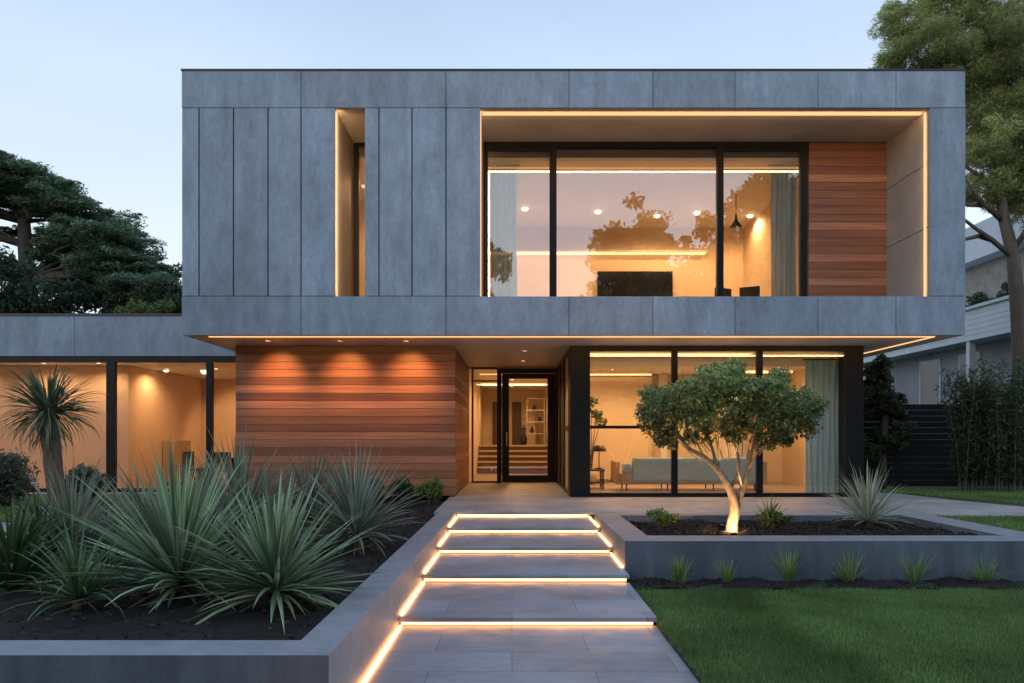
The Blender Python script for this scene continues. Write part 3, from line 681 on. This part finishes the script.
# hall furnishings
sh = thing('bookshelf','white open shelf with ornaments at the top of the hall stairs','shelf',(.85,29,.87))
for z in (.88,1.3,1.72,2.14,2.56): MB().box(.55,1.2,28.7,29.05,z,z+.03).build('shelf',M['white'],sh)
for x in (.55,1.18): MB().box(x-.02,x,28.7,29.05,.91,2.55).build('side_panel',M['white'],sh)
for i,(x,z,h,lab) in enumerate(((.72,1.33,.22,'dark vase on the lower hall shelf'),(1.0,1.75,.2,'dark vase on the middle hall shelf'),(.8,2.17,.18,'dark vase on the upper hall shelf'))):
    o = MB().lathe((x,28.85,z),[(.05,0),(.085,h*.4),(.04,h*.8),(.05,h)],14).build('vase',M['ceramic'],None,True); tag(o,lab,'vase',None)
o = MB().lathe((.42,28.6,.87),[(.1,0),(.13,.25),(.06,.45),(.09,.6),(.03,.75)],16).build('floor_vase',M['ceramic'],None,True); tag(o,'tall dark floor vase on the hall landing left of the shelf','vase')

# ================================================================== PLANTS
def rosette(name, px, py, z, n, L, W, label, m, el=(8,88), droop=(15,55), stem=.0, group=None, tint=(.7,1.25), segs=5):
    y = (EYE-z)*F/(py-437); x = ax(px,y)
    t = thing(name, label, 'plant', (x,y,z-.02), group)
    if stem: MB().tube([(x,y,z-.05),(x,y,z+stem)],[.05*L,.06*L],8,wob=.3).build('stem', M['shag'], t)
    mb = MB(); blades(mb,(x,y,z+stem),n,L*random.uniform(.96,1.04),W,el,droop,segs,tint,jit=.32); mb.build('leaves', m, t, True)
    if stem and n > 80:
        mb = MB(); blades(mb,(x,y,z+stem*.8),int(n*.16),L*.62,W*.8,(-28,12),(10,60),4,(.5,1.4)); mb.build('dead_leaves', M['dead_leaf'], t, True)
    return t
YG = 'spiky yuccas in the left planter bed'
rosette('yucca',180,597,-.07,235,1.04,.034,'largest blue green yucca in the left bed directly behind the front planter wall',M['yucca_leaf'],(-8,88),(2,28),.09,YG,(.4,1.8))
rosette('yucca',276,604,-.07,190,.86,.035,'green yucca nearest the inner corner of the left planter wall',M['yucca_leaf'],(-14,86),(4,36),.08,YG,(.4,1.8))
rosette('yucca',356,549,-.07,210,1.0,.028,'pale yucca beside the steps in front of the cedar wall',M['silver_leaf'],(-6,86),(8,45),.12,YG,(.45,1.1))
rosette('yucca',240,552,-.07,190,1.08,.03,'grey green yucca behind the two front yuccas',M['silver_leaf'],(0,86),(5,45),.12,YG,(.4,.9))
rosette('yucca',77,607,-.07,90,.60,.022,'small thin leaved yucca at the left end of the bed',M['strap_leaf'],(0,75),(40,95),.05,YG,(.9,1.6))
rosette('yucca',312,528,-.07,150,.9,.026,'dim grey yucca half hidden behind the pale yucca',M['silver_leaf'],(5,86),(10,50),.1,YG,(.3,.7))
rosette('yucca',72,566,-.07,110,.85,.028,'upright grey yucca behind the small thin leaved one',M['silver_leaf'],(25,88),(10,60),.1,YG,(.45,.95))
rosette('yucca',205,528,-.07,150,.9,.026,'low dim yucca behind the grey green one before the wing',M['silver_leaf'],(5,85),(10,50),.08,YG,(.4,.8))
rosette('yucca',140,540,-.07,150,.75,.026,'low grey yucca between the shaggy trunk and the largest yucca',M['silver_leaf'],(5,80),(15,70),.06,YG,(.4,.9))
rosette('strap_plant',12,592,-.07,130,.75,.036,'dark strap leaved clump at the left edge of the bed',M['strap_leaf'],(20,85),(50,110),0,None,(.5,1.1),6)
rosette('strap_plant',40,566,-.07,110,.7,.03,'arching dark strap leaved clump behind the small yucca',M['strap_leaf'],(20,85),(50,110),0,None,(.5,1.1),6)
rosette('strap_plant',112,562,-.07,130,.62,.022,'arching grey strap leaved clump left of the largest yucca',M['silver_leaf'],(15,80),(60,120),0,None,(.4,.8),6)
rosette('yucca',868,527,-.04,120,.74,.026,'pale silver yucca at the right end of the tree planter',M['silver_leaf'],(-8,86),(5,40),.06,None,(.8,1.4))
# grass tufts along the foot of the right planter
for px,w_,lab in ((680,1.0,'thin upright grass tuft nearest the steps at the foot of the planter'),(727,.5,'smallest grass tuft at the foot of the planter, second from the steps'),(789,.85,'spreading grass tuft at the foot of the planter, third from the steps'),
               (849,1.0,'tall grass tuft at the foot of the planter, fourth from the steps'),(915,1.0,'dense grass tuft at the foot of the planter, fifth from the steps'),(984,1.0,'rightmost grass tuft at the foot of the planter')):
    y = 8.62; x = ax(px,y); t = thing('grass_tuft',lab,'plant',(x,y,-.39),'grass tufts along the planter')
    mb = MB(); x += 0; blades(mb,(x,y,-.385),int(random.uniform(24,62)*w_)+10,random.uniform(.27,.42)*w_**.6,.012,(random.choice((20,40,60)),88),(15,random.choice((45,80))),4,(1.1,2.4),None,random.uniform(.03,.08),.4); mb.build('leaves',M['lime_leaf'],t,True)

def shrub(name, x,y,z, r, n, ln, wd, m, label, cat='shrub', stems=8, tint=(.5,1.35), clumps=14, group=None, stem_m='dark_bark', dirs=None):
    t = thing(name,label,cat,(x,y,z),group)
    cs = ball((x,y,z+r[2]),(r[0]*.7,r[1]*.7,r[2]*.72),clumps,.3)
    pts = np.concatenate([ball(c,np.array(r)*RNG.uniform(.28,.46),n//clumps,.2) for c in cs])
    pts = pts[pts[:,2]>z+.03]
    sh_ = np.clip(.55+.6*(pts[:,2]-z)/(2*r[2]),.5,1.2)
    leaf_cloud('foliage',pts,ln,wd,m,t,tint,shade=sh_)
    mb = MB()
    for c in cs[:stems]: mb.tube([(x+random.uniform(-.1,.1)*r[0],y,z-.02),(x+(c[0]-x)*.5,y+(c[1]-y)*.5,z+(c[2]-z)*.6),tuple(c)],[.012+.012*r[2],.01+.008*r[2],.005],6)
    mb.build('stems',M[stem_m],t); return t
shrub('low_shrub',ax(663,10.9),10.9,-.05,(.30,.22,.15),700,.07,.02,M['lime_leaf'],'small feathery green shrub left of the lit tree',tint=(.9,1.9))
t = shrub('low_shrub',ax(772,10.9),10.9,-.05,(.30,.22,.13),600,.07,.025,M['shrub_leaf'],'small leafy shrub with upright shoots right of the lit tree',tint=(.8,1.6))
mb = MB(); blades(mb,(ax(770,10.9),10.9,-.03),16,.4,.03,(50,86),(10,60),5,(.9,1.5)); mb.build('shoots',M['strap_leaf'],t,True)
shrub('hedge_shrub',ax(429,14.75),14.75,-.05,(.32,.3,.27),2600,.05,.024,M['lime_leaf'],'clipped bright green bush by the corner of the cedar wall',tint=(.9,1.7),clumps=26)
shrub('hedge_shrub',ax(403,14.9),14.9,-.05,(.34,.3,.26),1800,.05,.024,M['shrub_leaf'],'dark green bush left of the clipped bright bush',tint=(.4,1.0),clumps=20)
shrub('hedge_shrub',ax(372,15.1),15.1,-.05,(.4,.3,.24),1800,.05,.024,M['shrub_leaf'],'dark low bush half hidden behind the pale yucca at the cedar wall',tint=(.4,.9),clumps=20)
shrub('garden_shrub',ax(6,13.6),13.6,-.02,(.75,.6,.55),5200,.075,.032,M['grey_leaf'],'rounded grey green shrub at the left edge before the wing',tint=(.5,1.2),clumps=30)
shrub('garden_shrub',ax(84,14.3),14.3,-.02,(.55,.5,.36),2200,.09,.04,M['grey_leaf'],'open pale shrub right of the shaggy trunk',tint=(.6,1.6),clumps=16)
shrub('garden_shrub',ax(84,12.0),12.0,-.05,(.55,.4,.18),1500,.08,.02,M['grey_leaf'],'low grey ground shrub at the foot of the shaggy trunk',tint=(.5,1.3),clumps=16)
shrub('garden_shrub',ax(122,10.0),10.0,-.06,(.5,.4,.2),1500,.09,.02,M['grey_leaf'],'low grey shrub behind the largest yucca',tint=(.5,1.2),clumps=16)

# cordyline with a shaggy trunk
y = 12.3; x = ax(55,y); t = thing('cordyline_tree','spiky headed palm like tree with a shaggy trunk before the wing','tree',(x,y,-.05))
top = (ax(47,y),y+.05,az(405,y))
MB().tube([(x,y,-.1),(x+.03,y,.3),(x-.03,y,.8),(ax(50,y),y+.03,1.25),top],[.15,.13,.125,.13,.09],14,wob=.22).build('trunk',M['shag'],t)
mb = MB(); blades(mb,(top[0],top[1],top[2]-.30),45,.5,.028,(-88,-45),(-10,25),4,(.25,.6),None,.13); mb.build('dead_leaves',M['palm_leaf'],t,True)
mb = MB(); blades(mb,(top[0],top[1],top[2]-.12),300,.80,.026,(-50,78),(25,95),6,(.45,1.6),None,.1); mb.build('crown',M['palm_leaf'],t,True)

# lit small tree in the planter
TY = 10.35
def tp(px,py,dy=0): return (ax(px,TY+dy),TY+dy,az(py,TY+dy))
tree = thing('small_tree','small multi branched tree with dense round crown lit from its base','tree',tp(731,533))
mb = MB()
L1 = [tp(731,537),tp(732,525),tp(734,512),tp(734,502,-.02),tp(730,490,-.05),tp(724,478,-.08),tp(715,466,-.1),tp(704,457,-.15),tp(690,449,-.2),tp(672,430,-.2)]
mb.tube(L1,[.10,.075,.07,.056,.046,.043,.035,.031,.025,.012],10,wob=.3)
L2 = [tp(733,520,.02),tp(737,504,.03),tp(743,488,.08),tp(748,470,.12),tp(751,452,.15),tp(757,430,.2),tp(770,405,.2)]
mb.tube(L2,[.052,.05,.042,.036,.03,.022,.012],8,wob=.12)
mb.tube([tp(730,489,-.05),tp(738,474,.1),tp(739,462,.15),tp(736,445,.2),tp(730,415,.3)],[.024,.022,.02,.017,.01],7,wob=.12)
mb.tube([tp(716,467,-.1),tp(714,455,0),tp(708,435,.1),tp(700,405,.2)],[.024,.02,.016,.009],7,wob=.12)
for a,b in (((690,449,-.2),(660,420,0)),((704,457,-.15),(680,425,-.35)),((751,452,.15),(785,420,.0)),((748,470,.12),(772,440,-.2)),((757,430,.2),(800,415,.1)),((736,445,.2),(745,410,-.2)),((743,488,.08),(738,455,-.25)),((745,440,.1),(760,400,-.3))):
    p,q = Vector(tp(*a)),Vector(tp(*b)); mm = (p+q)/2+Vector((random.uniform(-.05,.05),random.uniform(-.05,.05),.03)); mb.tube([p,mm,q],[.016,.012,.006],6)
for i_ in range(22):                         # fine twigs under the crown
    bx_,by_ = random.uniform(668,792),random.uniform(428,446); p = Vector(tp(bx_*.55+736*.45,by_+16,random.uniform(-.2,.2))); q = Vector(tp(bx_,by_-random.uniform(6,30),random.uniform(-.35,.35)))
    mm = p.lerp(q,.5)+Vector((random.uniform(-.06,.06),random.uniform(-.06,.06),random.uniform(-.02,.05))); mb.tube([p,mm,q],[.007,.005,.003],5)
mb.lathe(tp(731,537),[(.16,-.03),(.12,.03),(.095,.08)],10)
mb.build('trunk',M['olive_bark'],tree,True)
cl = []
for px,py,r in ((660,408,.30),(655,425,.22),(680,398,.34),(705,388,.34),(730,384,.36),(752,392,.30),(772,392,.32),(795,402,.30),(805,415,.24),(690,418,.30),(720,412,.34),(750,418,.30),(780,420,.30),(765,440,.18),(782,438,.17),(668,438,.17),(700,436,.2),(735,432,.2),(808,428,.17),(650,395,.16),(735,370,.18),(712,372,.16),(780,376,.18),(645,412,.14),(815,405,.14)):
    for dy in ((-.35,.35) if r > .28 else (random.uniform(-.25,.25),)):
        cl.append((np.array(tp(px,py,dy)),r*.82))
subs = []
for c,r in cl:
    k = max(5,int(31*r/.3))
    subs += [(p,random.uniform(.05,.10)) for p in ball(c,(r,r,r*.8),k,.45)]
pts = np.concatenate([ball(p,(r*1.25,r*1.25,r),32,.2) for p,r in subs])
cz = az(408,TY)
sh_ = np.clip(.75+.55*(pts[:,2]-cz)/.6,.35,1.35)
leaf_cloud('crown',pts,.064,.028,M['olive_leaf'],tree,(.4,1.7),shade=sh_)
ul = thing('uplight','small spike spotlight glowing at the foot of the little tree','garden light',tp(733,536,-.28))
ux,uy,uz = tp(733,536,-.28); uz = -.03
MB().lathe((ux,uy,uz-.085),[(.01,-.05),(.012,.02),(.035,.03),(.04,.09),(.034,.095),(.034,.085)],14).build('body',M['black'],ul)
MB().lathe((ux,uy,uz-.002),[(.0,0),(.032,0),(.032,.004),(.0,.004)],14).build('lens',M['lens'],ul)
spot((ux,uy,uz+.03),(R(128),0,0),42,160,(1,.55,.22),1.0,.004)
ul = thing('uplight','small spike spotlight in the mulch left of the lit trunk','garden light',(ax(722,10.75),10.75,-.05))
ux,uy = ax(722,10.75),10.75
MB().lathe((ux,uy,-.09),[(.01,-.05),(.012,.02),(.035,.03),(.04,.09),(.034,.095),(.034,.085)],14).build('body',M['black'],ul)
MB().lathe((ux,uy,-.007),[(.0,0),(.032,0),(.032,.004),(.0,.004)],14).build('lens',M['lens'],ul)
spot((ux,uy,.02),(R(180+2),R(-10),0),160,130,(1,.55,.22),1.0,.004)

# ------------------------------------------------------------------ big trees
def pads_tree(name,label,trunk,tr,pads,n,ln,wd,m,bark,flat=.6,tint=(.5,1.3),limbs=True,sub=9,group=None):
    """pads: (x,y,z,rx,ry,rz). trunk: list of points."""
    t = thing(name,label,'tree',trunk[0],group)
    mb = MB(); mb.tube(trunk,tr,12,wob=.1)
    if limbs:
        for p in pads:
            c = Vector(p[:3]); j = min(range(1,len(trunk)),key=lambda i:(Vector(trunk[i])-c).length+max(0,trunk[i][2]-c.z+.3)*1.5)
            s = Vector(trunk[j]); d = c-s; L = d.length
            mid = s+d*.5+Vector((random.uniform(-.06,.06)*L,random.uniform(-.06,.06)*L,.06*L))
            r0 = min(tr[j]*.5,.022*L+.02)
            mb.tube([s,s+d*.25+Vector((0,0,.05*L)),mid,c],[r0,r0*.75,r0*.5,r0*.15],6,wob=.15)
    mb.build('trunk',bark,t,True)
    P,S = [],[]
    tot = sum(p[3]*p[4] for p in pads)
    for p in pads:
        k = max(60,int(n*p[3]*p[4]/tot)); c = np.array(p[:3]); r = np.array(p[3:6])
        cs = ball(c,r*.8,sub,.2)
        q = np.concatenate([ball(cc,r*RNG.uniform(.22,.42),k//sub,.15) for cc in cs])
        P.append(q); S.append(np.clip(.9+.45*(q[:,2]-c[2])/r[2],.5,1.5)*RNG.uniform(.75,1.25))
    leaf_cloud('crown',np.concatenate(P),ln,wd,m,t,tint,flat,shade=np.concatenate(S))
    return t
CY = 34
def cp(px,py,rx,rz,dy=0): return (ax(px,CY),CY+dy,az(py,CY),rx,rx*1.2,rz)
pads = []
TX,TYP = (-120,-60,0,30,60,95,115,140,165,186),(182,168,158,163,181,200,221,247,270,290)
for px in range(-110,184,11):                 # canopy sloping down to the right, two overlapping layers
    yt = float(np.interp(px,TX,TYP))
    for off,rx,rz in ((16,1.45,.55),(36,1.6,.6),(54,1.2,.4)):
        if off == 54 and -20 < px < 75: continue
        pads.append(cp(px+random.uniform(-5,5),min(303,yt+off+random.uniform(-5,5)),rx*random.uniform(.85,1.2),rz,random.uniform(-2.2,2.2)))
    if px > 62 or px < -25:
        for k in range(2): pads.append(cp(px+random.uniform(-6,6),random.uniform(min(yt+44,296),304),random.uniform(1.0,1.5),.45,random.uniform(-2,2)))
for px,py in ((30,166),(8,162),(66,184),(128,232),(158,258),(178,276)): pads.append(cp(px,py,.42,.2,0))
for px,py in ((5,228),(48,236),(60,262),(20,272),(45,286),(75,256),(0,262)): pads.append(cp(px,py,random.uniform(.6,.9),.26,random.uniform(-1,1)))
for px,py,rx in ((85,214,1.5),(105,232,1.6),(125,258,1.6),(140,268,1.5),(152,284,1.5),(168,298,1.4),(118,284,1.6),(92,246,1.4)): pads.append(cp(px,py,rx,.6,random.uniform(-1.5,1.5)))
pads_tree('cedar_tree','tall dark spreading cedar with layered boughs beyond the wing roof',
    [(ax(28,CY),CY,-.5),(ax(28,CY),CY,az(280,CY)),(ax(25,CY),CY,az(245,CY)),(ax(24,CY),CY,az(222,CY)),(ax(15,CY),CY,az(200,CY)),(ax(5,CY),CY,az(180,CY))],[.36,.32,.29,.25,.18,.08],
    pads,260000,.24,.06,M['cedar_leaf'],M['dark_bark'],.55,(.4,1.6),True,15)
def bush_tree(name,label,x,y,h,r,n,ln,wd,m,tint=(.5,1.3),z0=-.5,group=None,clumps=9,flat=0,low=.25):
    pads = []
    for i in range(clumps):
        u = random.random(); a = random.uniform(0,2*math.pi); q = r*random.uniform(.15,.65)
        z = z0+h*(low+(.82-low)*u); k = r*random.uniform(.36,.55)*(1.1-.35*u)
        pads.append((x+q*math.cos(a)*(1-.4*u),y+q*math.sin(a)*(1-.4*u),z,k,k,k*.8))
    pads.append((x,y,z0+h*.88,r*.38,r*.38,h*.1))
    return pads_tree(name,label,[(x,y,z0),(x,y,z0+h*.3),(x+.1,y,z0+h*.55),(x,y,z0+h*.8)],[.05*r+.06,.045*r+.05,.03*r+.03,.02],pads,n,ln,wd,m,M['dark_bark'],flat,tint,True,12,group)
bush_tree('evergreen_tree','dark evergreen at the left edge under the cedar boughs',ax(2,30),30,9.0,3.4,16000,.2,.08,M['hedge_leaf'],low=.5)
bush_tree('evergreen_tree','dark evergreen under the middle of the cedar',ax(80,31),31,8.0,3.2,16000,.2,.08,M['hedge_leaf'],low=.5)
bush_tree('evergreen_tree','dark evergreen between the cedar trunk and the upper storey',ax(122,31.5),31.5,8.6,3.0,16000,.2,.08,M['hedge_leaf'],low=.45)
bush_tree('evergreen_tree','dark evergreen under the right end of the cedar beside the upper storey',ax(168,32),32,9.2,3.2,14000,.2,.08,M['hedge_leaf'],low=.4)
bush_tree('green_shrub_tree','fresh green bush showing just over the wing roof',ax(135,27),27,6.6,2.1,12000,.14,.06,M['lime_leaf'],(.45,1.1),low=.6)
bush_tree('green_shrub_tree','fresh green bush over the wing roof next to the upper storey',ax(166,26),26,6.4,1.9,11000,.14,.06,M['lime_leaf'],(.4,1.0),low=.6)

# tall pine at right
PY = 21.0
def pp(px,py,dy=0): return (ax(px,PY+dy),PY+dy,az(py,PY+dy))
trunk = [pp(1024,505),pp(1021,375),pp(1018,310),pp(1013,255),pp(1004,218),pp(1000,190),pp(1006,140),pp(1012,90)]
pads = []
for px,py,r,dy in ((895,55,.55,0),(905,28,.8,.3),(900,8,.5,.2),(925,45,.95,-.3),(940,15,1.1,.4),(955,70,1.2,-.2),(930,75,.9,.5),(975,30,1.3,0),(985,85,1.3,.4),(1010,50,1.4,-.4),(1000,115,1.2,0),(975,110,1.0,.3),(960,-20,1.4,0),(1010,-30,1.6,.3),(1050,20,1.7,0),(1050,90,1.6,.2),(1035,140,1.2,-.2),(990,145,.9,-.3),(975,140,.7,.5),(1015,165,.8,0),(980,165,.6,-.2),(1045,180,1.2,.2),(885,68,.35,.1),(1080,50,1.6,.1),(1090,130,1.5,0),(975,185,.55,.1),(1000,184,.6,-.2),(1020,200,.7,.3),(990,202,.4,.1),(968,196,.35,0),(1040,215,.7,-.2),(890,20,.35,0)):
    x_,y_,z_ = pp(px,py,dy); pads.append((x_,y_,z_,r*1.12,r*1.12,r*.8))
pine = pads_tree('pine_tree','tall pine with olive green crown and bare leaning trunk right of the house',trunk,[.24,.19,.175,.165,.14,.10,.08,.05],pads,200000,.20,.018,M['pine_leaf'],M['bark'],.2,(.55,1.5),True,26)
mb = MB()
for path in ([(1013,258),(992,240),(975,228),(962,218),(955,205)],[(1004,222),(985,205),(972,190),(960,170)],[(1012,250),(1030,225),(1045,200)],[(1000,200),(985,180),(968,168),(955,150)],[(992,240),(978,236),(962,240),(950,238)],[(985,205),(968,205),(950,196)]):
    pth = [pp(a,b,-.2*i) for i,(a,b) in enumerate(path)]; n_ = len(pth); mb.tube(pth,[.065*(1-i/n_)+.010 for i in range(n_)],7,wob=.15)
mb.build('branch',M['bark'],pine,True)

# ------------------------------------------------------------------ neighbours, fence, hedge
fe = thing('fence','black horizontal slatted timber fence between the houses','fence',(10.5,18.75,0))
for i in range(13): MB  # slats are one surface
mb = MB()
for i in range(14): mb.box(7.2,16.5,18.72,18.745,.03+i*.138,.03+i*.138+.134)
mb.build('slat_panel',M['fence'],fe)
for x in (7.3,9.1,10.9,12.7,14.5,16.3): MB().box(x-.05,x+.05,18.75,18.85,-.3,2.0).build('post',M['fence'],fe)
bush_tree('dark_shrub','tall dark shrub in the gap beside the black corner column',ax(882,18.1),18.1,3.2,1.0,11000,.12,.04,M['bamboo_leaf'],(.3,.9),-.02,clumps=16,low=.15)
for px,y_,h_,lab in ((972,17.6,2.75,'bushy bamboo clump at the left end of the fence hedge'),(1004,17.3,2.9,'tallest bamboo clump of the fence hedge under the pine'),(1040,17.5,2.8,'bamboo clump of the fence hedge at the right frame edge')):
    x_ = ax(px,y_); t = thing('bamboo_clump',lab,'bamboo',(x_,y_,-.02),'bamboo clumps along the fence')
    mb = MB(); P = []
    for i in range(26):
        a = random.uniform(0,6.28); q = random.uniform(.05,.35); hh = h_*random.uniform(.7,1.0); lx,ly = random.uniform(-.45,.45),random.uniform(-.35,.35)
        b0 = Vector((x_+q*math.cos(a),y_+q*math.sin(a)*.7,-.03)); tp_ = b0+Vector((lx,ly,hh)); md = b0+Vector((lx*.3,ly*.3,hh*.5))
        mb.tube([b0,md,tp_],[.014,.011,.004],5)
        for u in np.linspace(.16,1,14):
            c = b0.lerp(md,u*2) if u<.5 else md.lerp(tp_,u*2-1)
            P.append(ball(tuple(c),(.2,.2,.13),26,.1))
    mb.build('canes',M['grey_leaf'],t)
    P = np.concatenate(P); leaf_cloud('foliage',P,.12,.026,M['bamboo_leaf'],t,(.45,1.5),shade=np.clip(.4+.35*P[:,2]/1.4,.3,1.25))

nb = thing('neighbouring_house','white sided neighbouring house with deep eaves beyond the black fence','house',(17,29,0))
mb = MB()
def nx(y): return 16.2-(y-23)*-.0 - .0
zb0,zb1 = 4.35,5.35
for i in range(6): mb.box(15.0,15.04,20.5,36,zb0+i*.168,zb0+i*.168+.158)
mb.box(15.045,24,20.5,36,zb0,zb1).build('upper_siding',M['siding'],nb)
MB().box(14.9,24.1,20.4,36.1,zb1+.002,zb1+.1).build('roof',M['metal_roof'],nb)
MB().box(15.9,24,20.7,36,-.3,zb0-.002).build('wall',M['grey_wall'],nb)
for y0,y1 in ((21.2,24.0),(27.0,28.3),(29.5,31)):
    w = MB().box(15.86,15.9,y0,y1,2.3,4.1).build('window',M['siding'],nb); mb = MB(); mb.face([(15.855,y0+.08,2.38),(15.855,y1-.08,2.38),(15.855,y1-.08,4.02),(15.855,y0+.08,4.02)]); mb.build('pane',M['tv'],w)
for y0 in (26.2,32.5,35.5): MB().box(15.05,15.25,y0,y0+.2,-.3,zb0-.002).build('post',M['siding'],nb)
mb = MB()
for i in range(7): mb.box(15.06,15.1,20.6,36,.9+i*.2,.9+i*.2+.17)
mb.build('balustrade',M['grey_wall'],nb)
MB().box(15.05,15.9,20.6,36,.7,.85).build('deck',M['grey_wall'],nb)
# upper set-back storey
MB().box(19.0,28,26,44,zb1+.1,8.2).build('upper_wall',M['stone'],nb)
mb = MB(); mb.prism([(18.3,25.4),(28.5,25.4),(28.5,44.5),(18.3,44.5)],8.202,9.6); mb.build('upper_roof',M['metal_roof'],nb)
for i,(yy,r_) in enumerate(((27.0,.55),(28.6,.65),(30.4,.6))):
    shrub('roof_shrub',16.9,yy,zb1+.1,(r_,r_,.55),1600,.14,.06,M['shrub_leaf'],('nearest','middle','farthest')[i]+' green shrub growing on the roof terrace of the neighbouring house',clumps=12)

# street side, behind the viewpoint (seen mirrored in the window glass)
bush_tree('street_tree','tall round crowned tree across the street mirrored left of centre in the upper window',7.6,-14,15.9,5.2,60000,.36,.17,M['hedge_leaf'],(.5,1.7),low=.3,clumps=44)
bush_tree('street_tree','tall broad tree across the street mirrored at the right of the upper window',14.8,-15,19.0,7.0,80000,.38,.18,M['hedge_leaf'],(.5,1.7),low=.25,clumps=52)
bush_tree('street_tree','tree across the street mirrored behind the left curtain of the upper window',-2.4,-13,14.4,3.8,34000,.36,.17,M['hedge_leaf'],(.5,1.7),low=.3,clumps=30)
hd = thing('hedge','tall dark hedge added across the street to darken the window reflections','hedge',(-4,-15,-.5))  # unseen hedge, added to keep bright sky out of the lower panes
hp = np.stack([RNG.uniform(-46,36,34000),RNG.uniform(-16.5,-13.6,34000),np.zeros(34000)],1)
hp[:,2] = -.5 + RNG.uniform(0,1,34000)*(7.6+.7*np.sin(hp[:,0]*.7)+.5*np.sin(hp[:,0]*1.9+1))
leaf_cloud('foliage',hp,.6,.4,M['hedge_leaf'],hd,(.6,1.6))
mb = MB()
for x_ in np.arange(-45,36,3.0): mb.tube([(x_,-15,-.5),(x_+.2,-15,2),(x_,-15,5)],[.12,.09,.03],6)
mb.build('stems',M['dark_bark'],hd)
MB().box(-45.5,35.5,-16,-14.2,-.5,6.4).build('inner_gap_block',M['hedge_leaf'],hd)  # solid box added inside the hedge to close gaps in its reflection

# ================================================================== LIGHT, SKY, CAMERA
W = bpy.data.worlds.new('World'); SC.world = W; W.use_nodes = True
nt = W.node_tree; nt.nodes.clear()
out = nt.nodes.new('ShaderNodeOutputWorld'); bg = nt.nodes.new('ShaderNodeBackground')
sky = nt.nodes.new('ShaderNodeTexSky'); sky.sky_type = 'NISHITA'; sky.sun_disc = False
SUN_EL, SUN_ROT = 12, 215
sky.sun_elevation = R(SUN_EL); sky.sun_rotation = R(SUN_ROT); sky.altitude = 50; sky.air_density = 1.0; sky.dust_density = 1.5; sky.ozone_density = 1.6
bg.inputs[1].default_value = .132
# a thin, even veil of high cloud over the clear sky: paler towards the horizon
tc = nt.nodes.new('ShaderNodeTexCoord'); sx = nt.nodes.new('ShaderNodeSeparateXYZ'); nt.links.new(tc.outputs['Generated'], sx.inputs[0])
cr = nt.nodes.new('ShaderNodeValToRGB'); e = cr.color_ramp.elements
e[0].position = 0; e[0].color = (.78,.83,.90,1); e[1].position = 1; e[1].color = (.30,.42,.62,1)
for p_,c_ in ((.22,(.70,.79,.90,1)),(.36,(.58,.70,.87,1)),(.5,(.45,.58,.80,1))): q_ = e.new(p_); q_.color = c_
nt.links.new(sx.outputs[2], cr.inputs[0])
nz = nt.nodes.new('ShaderNodeTexNoise'); nz.inputs['Scale'].default_value = 1.6; nz.inputs['Detail'].default_value = 4
mp = nt.nodes.new('ShaderNodeMapping'); mp.inputs['Scale'].default_value = (1,1,3); nt.links.new(tc.outputs['Generated'], mp.inputs[0]); nt.links.new(mp.outputs[0], nz.inputs[0])
mr = nt.nodes.new('ShaderNodeMapRange'); mr.inputs[1].default_value = .3; mr.inputs[2].default_value = .7; mr.inputs[3].default_value = 9.0; mr.inputs[4].default_value = 10.8
nt.links.new(nz.outputs[0], mr.inputs[0])
vm = nt.nodes.new('ShaderNodeVectorMath'); vm.operation = 'SCALE'; nt.links.new(cr.outputs[0], vm.inputs[0]); nt.links.new(mr.outputs[0], vm.inputs['Scale'])
mx = nt.nodes.new('ShaderNodeMix'); mx.data_type = 'RGBA'; mx.inputs[0].default_value = .86
nt.links.new(sky.outputs[0], mx.inputs[6]); nt.links.new(vm.outputs[0], mx.inputs[7])
nt.links.new(mx.outputs[2], bg.inputs[0]); nt.links.new(bg.outputs[0], out.inputs[0])
sl = bpy.data.lights.new('sun','SUN'); sl.energy = .3; sl.angle = R(25); sl.color = (1,.93,.84)
so = bpy.data.objects.new('sun',sl); COL.objects.link(so)
d = Vector((math.sin(R(SUN_ROT))*math.cos(R(SUN_EL)), math.cos(R(SUN_ROT))*math.cos(R(SUN_EL)), math.sin(R(SUN_EL))))
so.rotation_euler = (-d).to_track_quat('-Z','Y').to_euler(); so.location = (0,0,30)

cam = bpy.data.cameras.new('camera'); co = bpy.data.objects.new('camera',cam); COL.objects.link(co)
co.location = (0,0,EYE); co.rotation_euler = (R(90),0,0)
cam.sensor_width = 36; cam.lens = F/1024*36; cam.shift_y = (437-341.5)/1024; cam.clip_start = .05; cam.clip_end = 3000
SC.camera = co
SC.view_settings.view_transform = 'Standard'; SC.view_settings.look = 'None'; SC.view_settings.exposure = 0; SC.view_settings.gamma = 1
SC.cycles.use_denoising = True
SC.cycles.max_bounces = 10; SC.cycles.transparent_max_bounces = 16; SC.cycles.diffuse_bounces = 4; SC.cycles.glossy_bounces = 4
SC.cycles.sample_clamp_indirect = 6
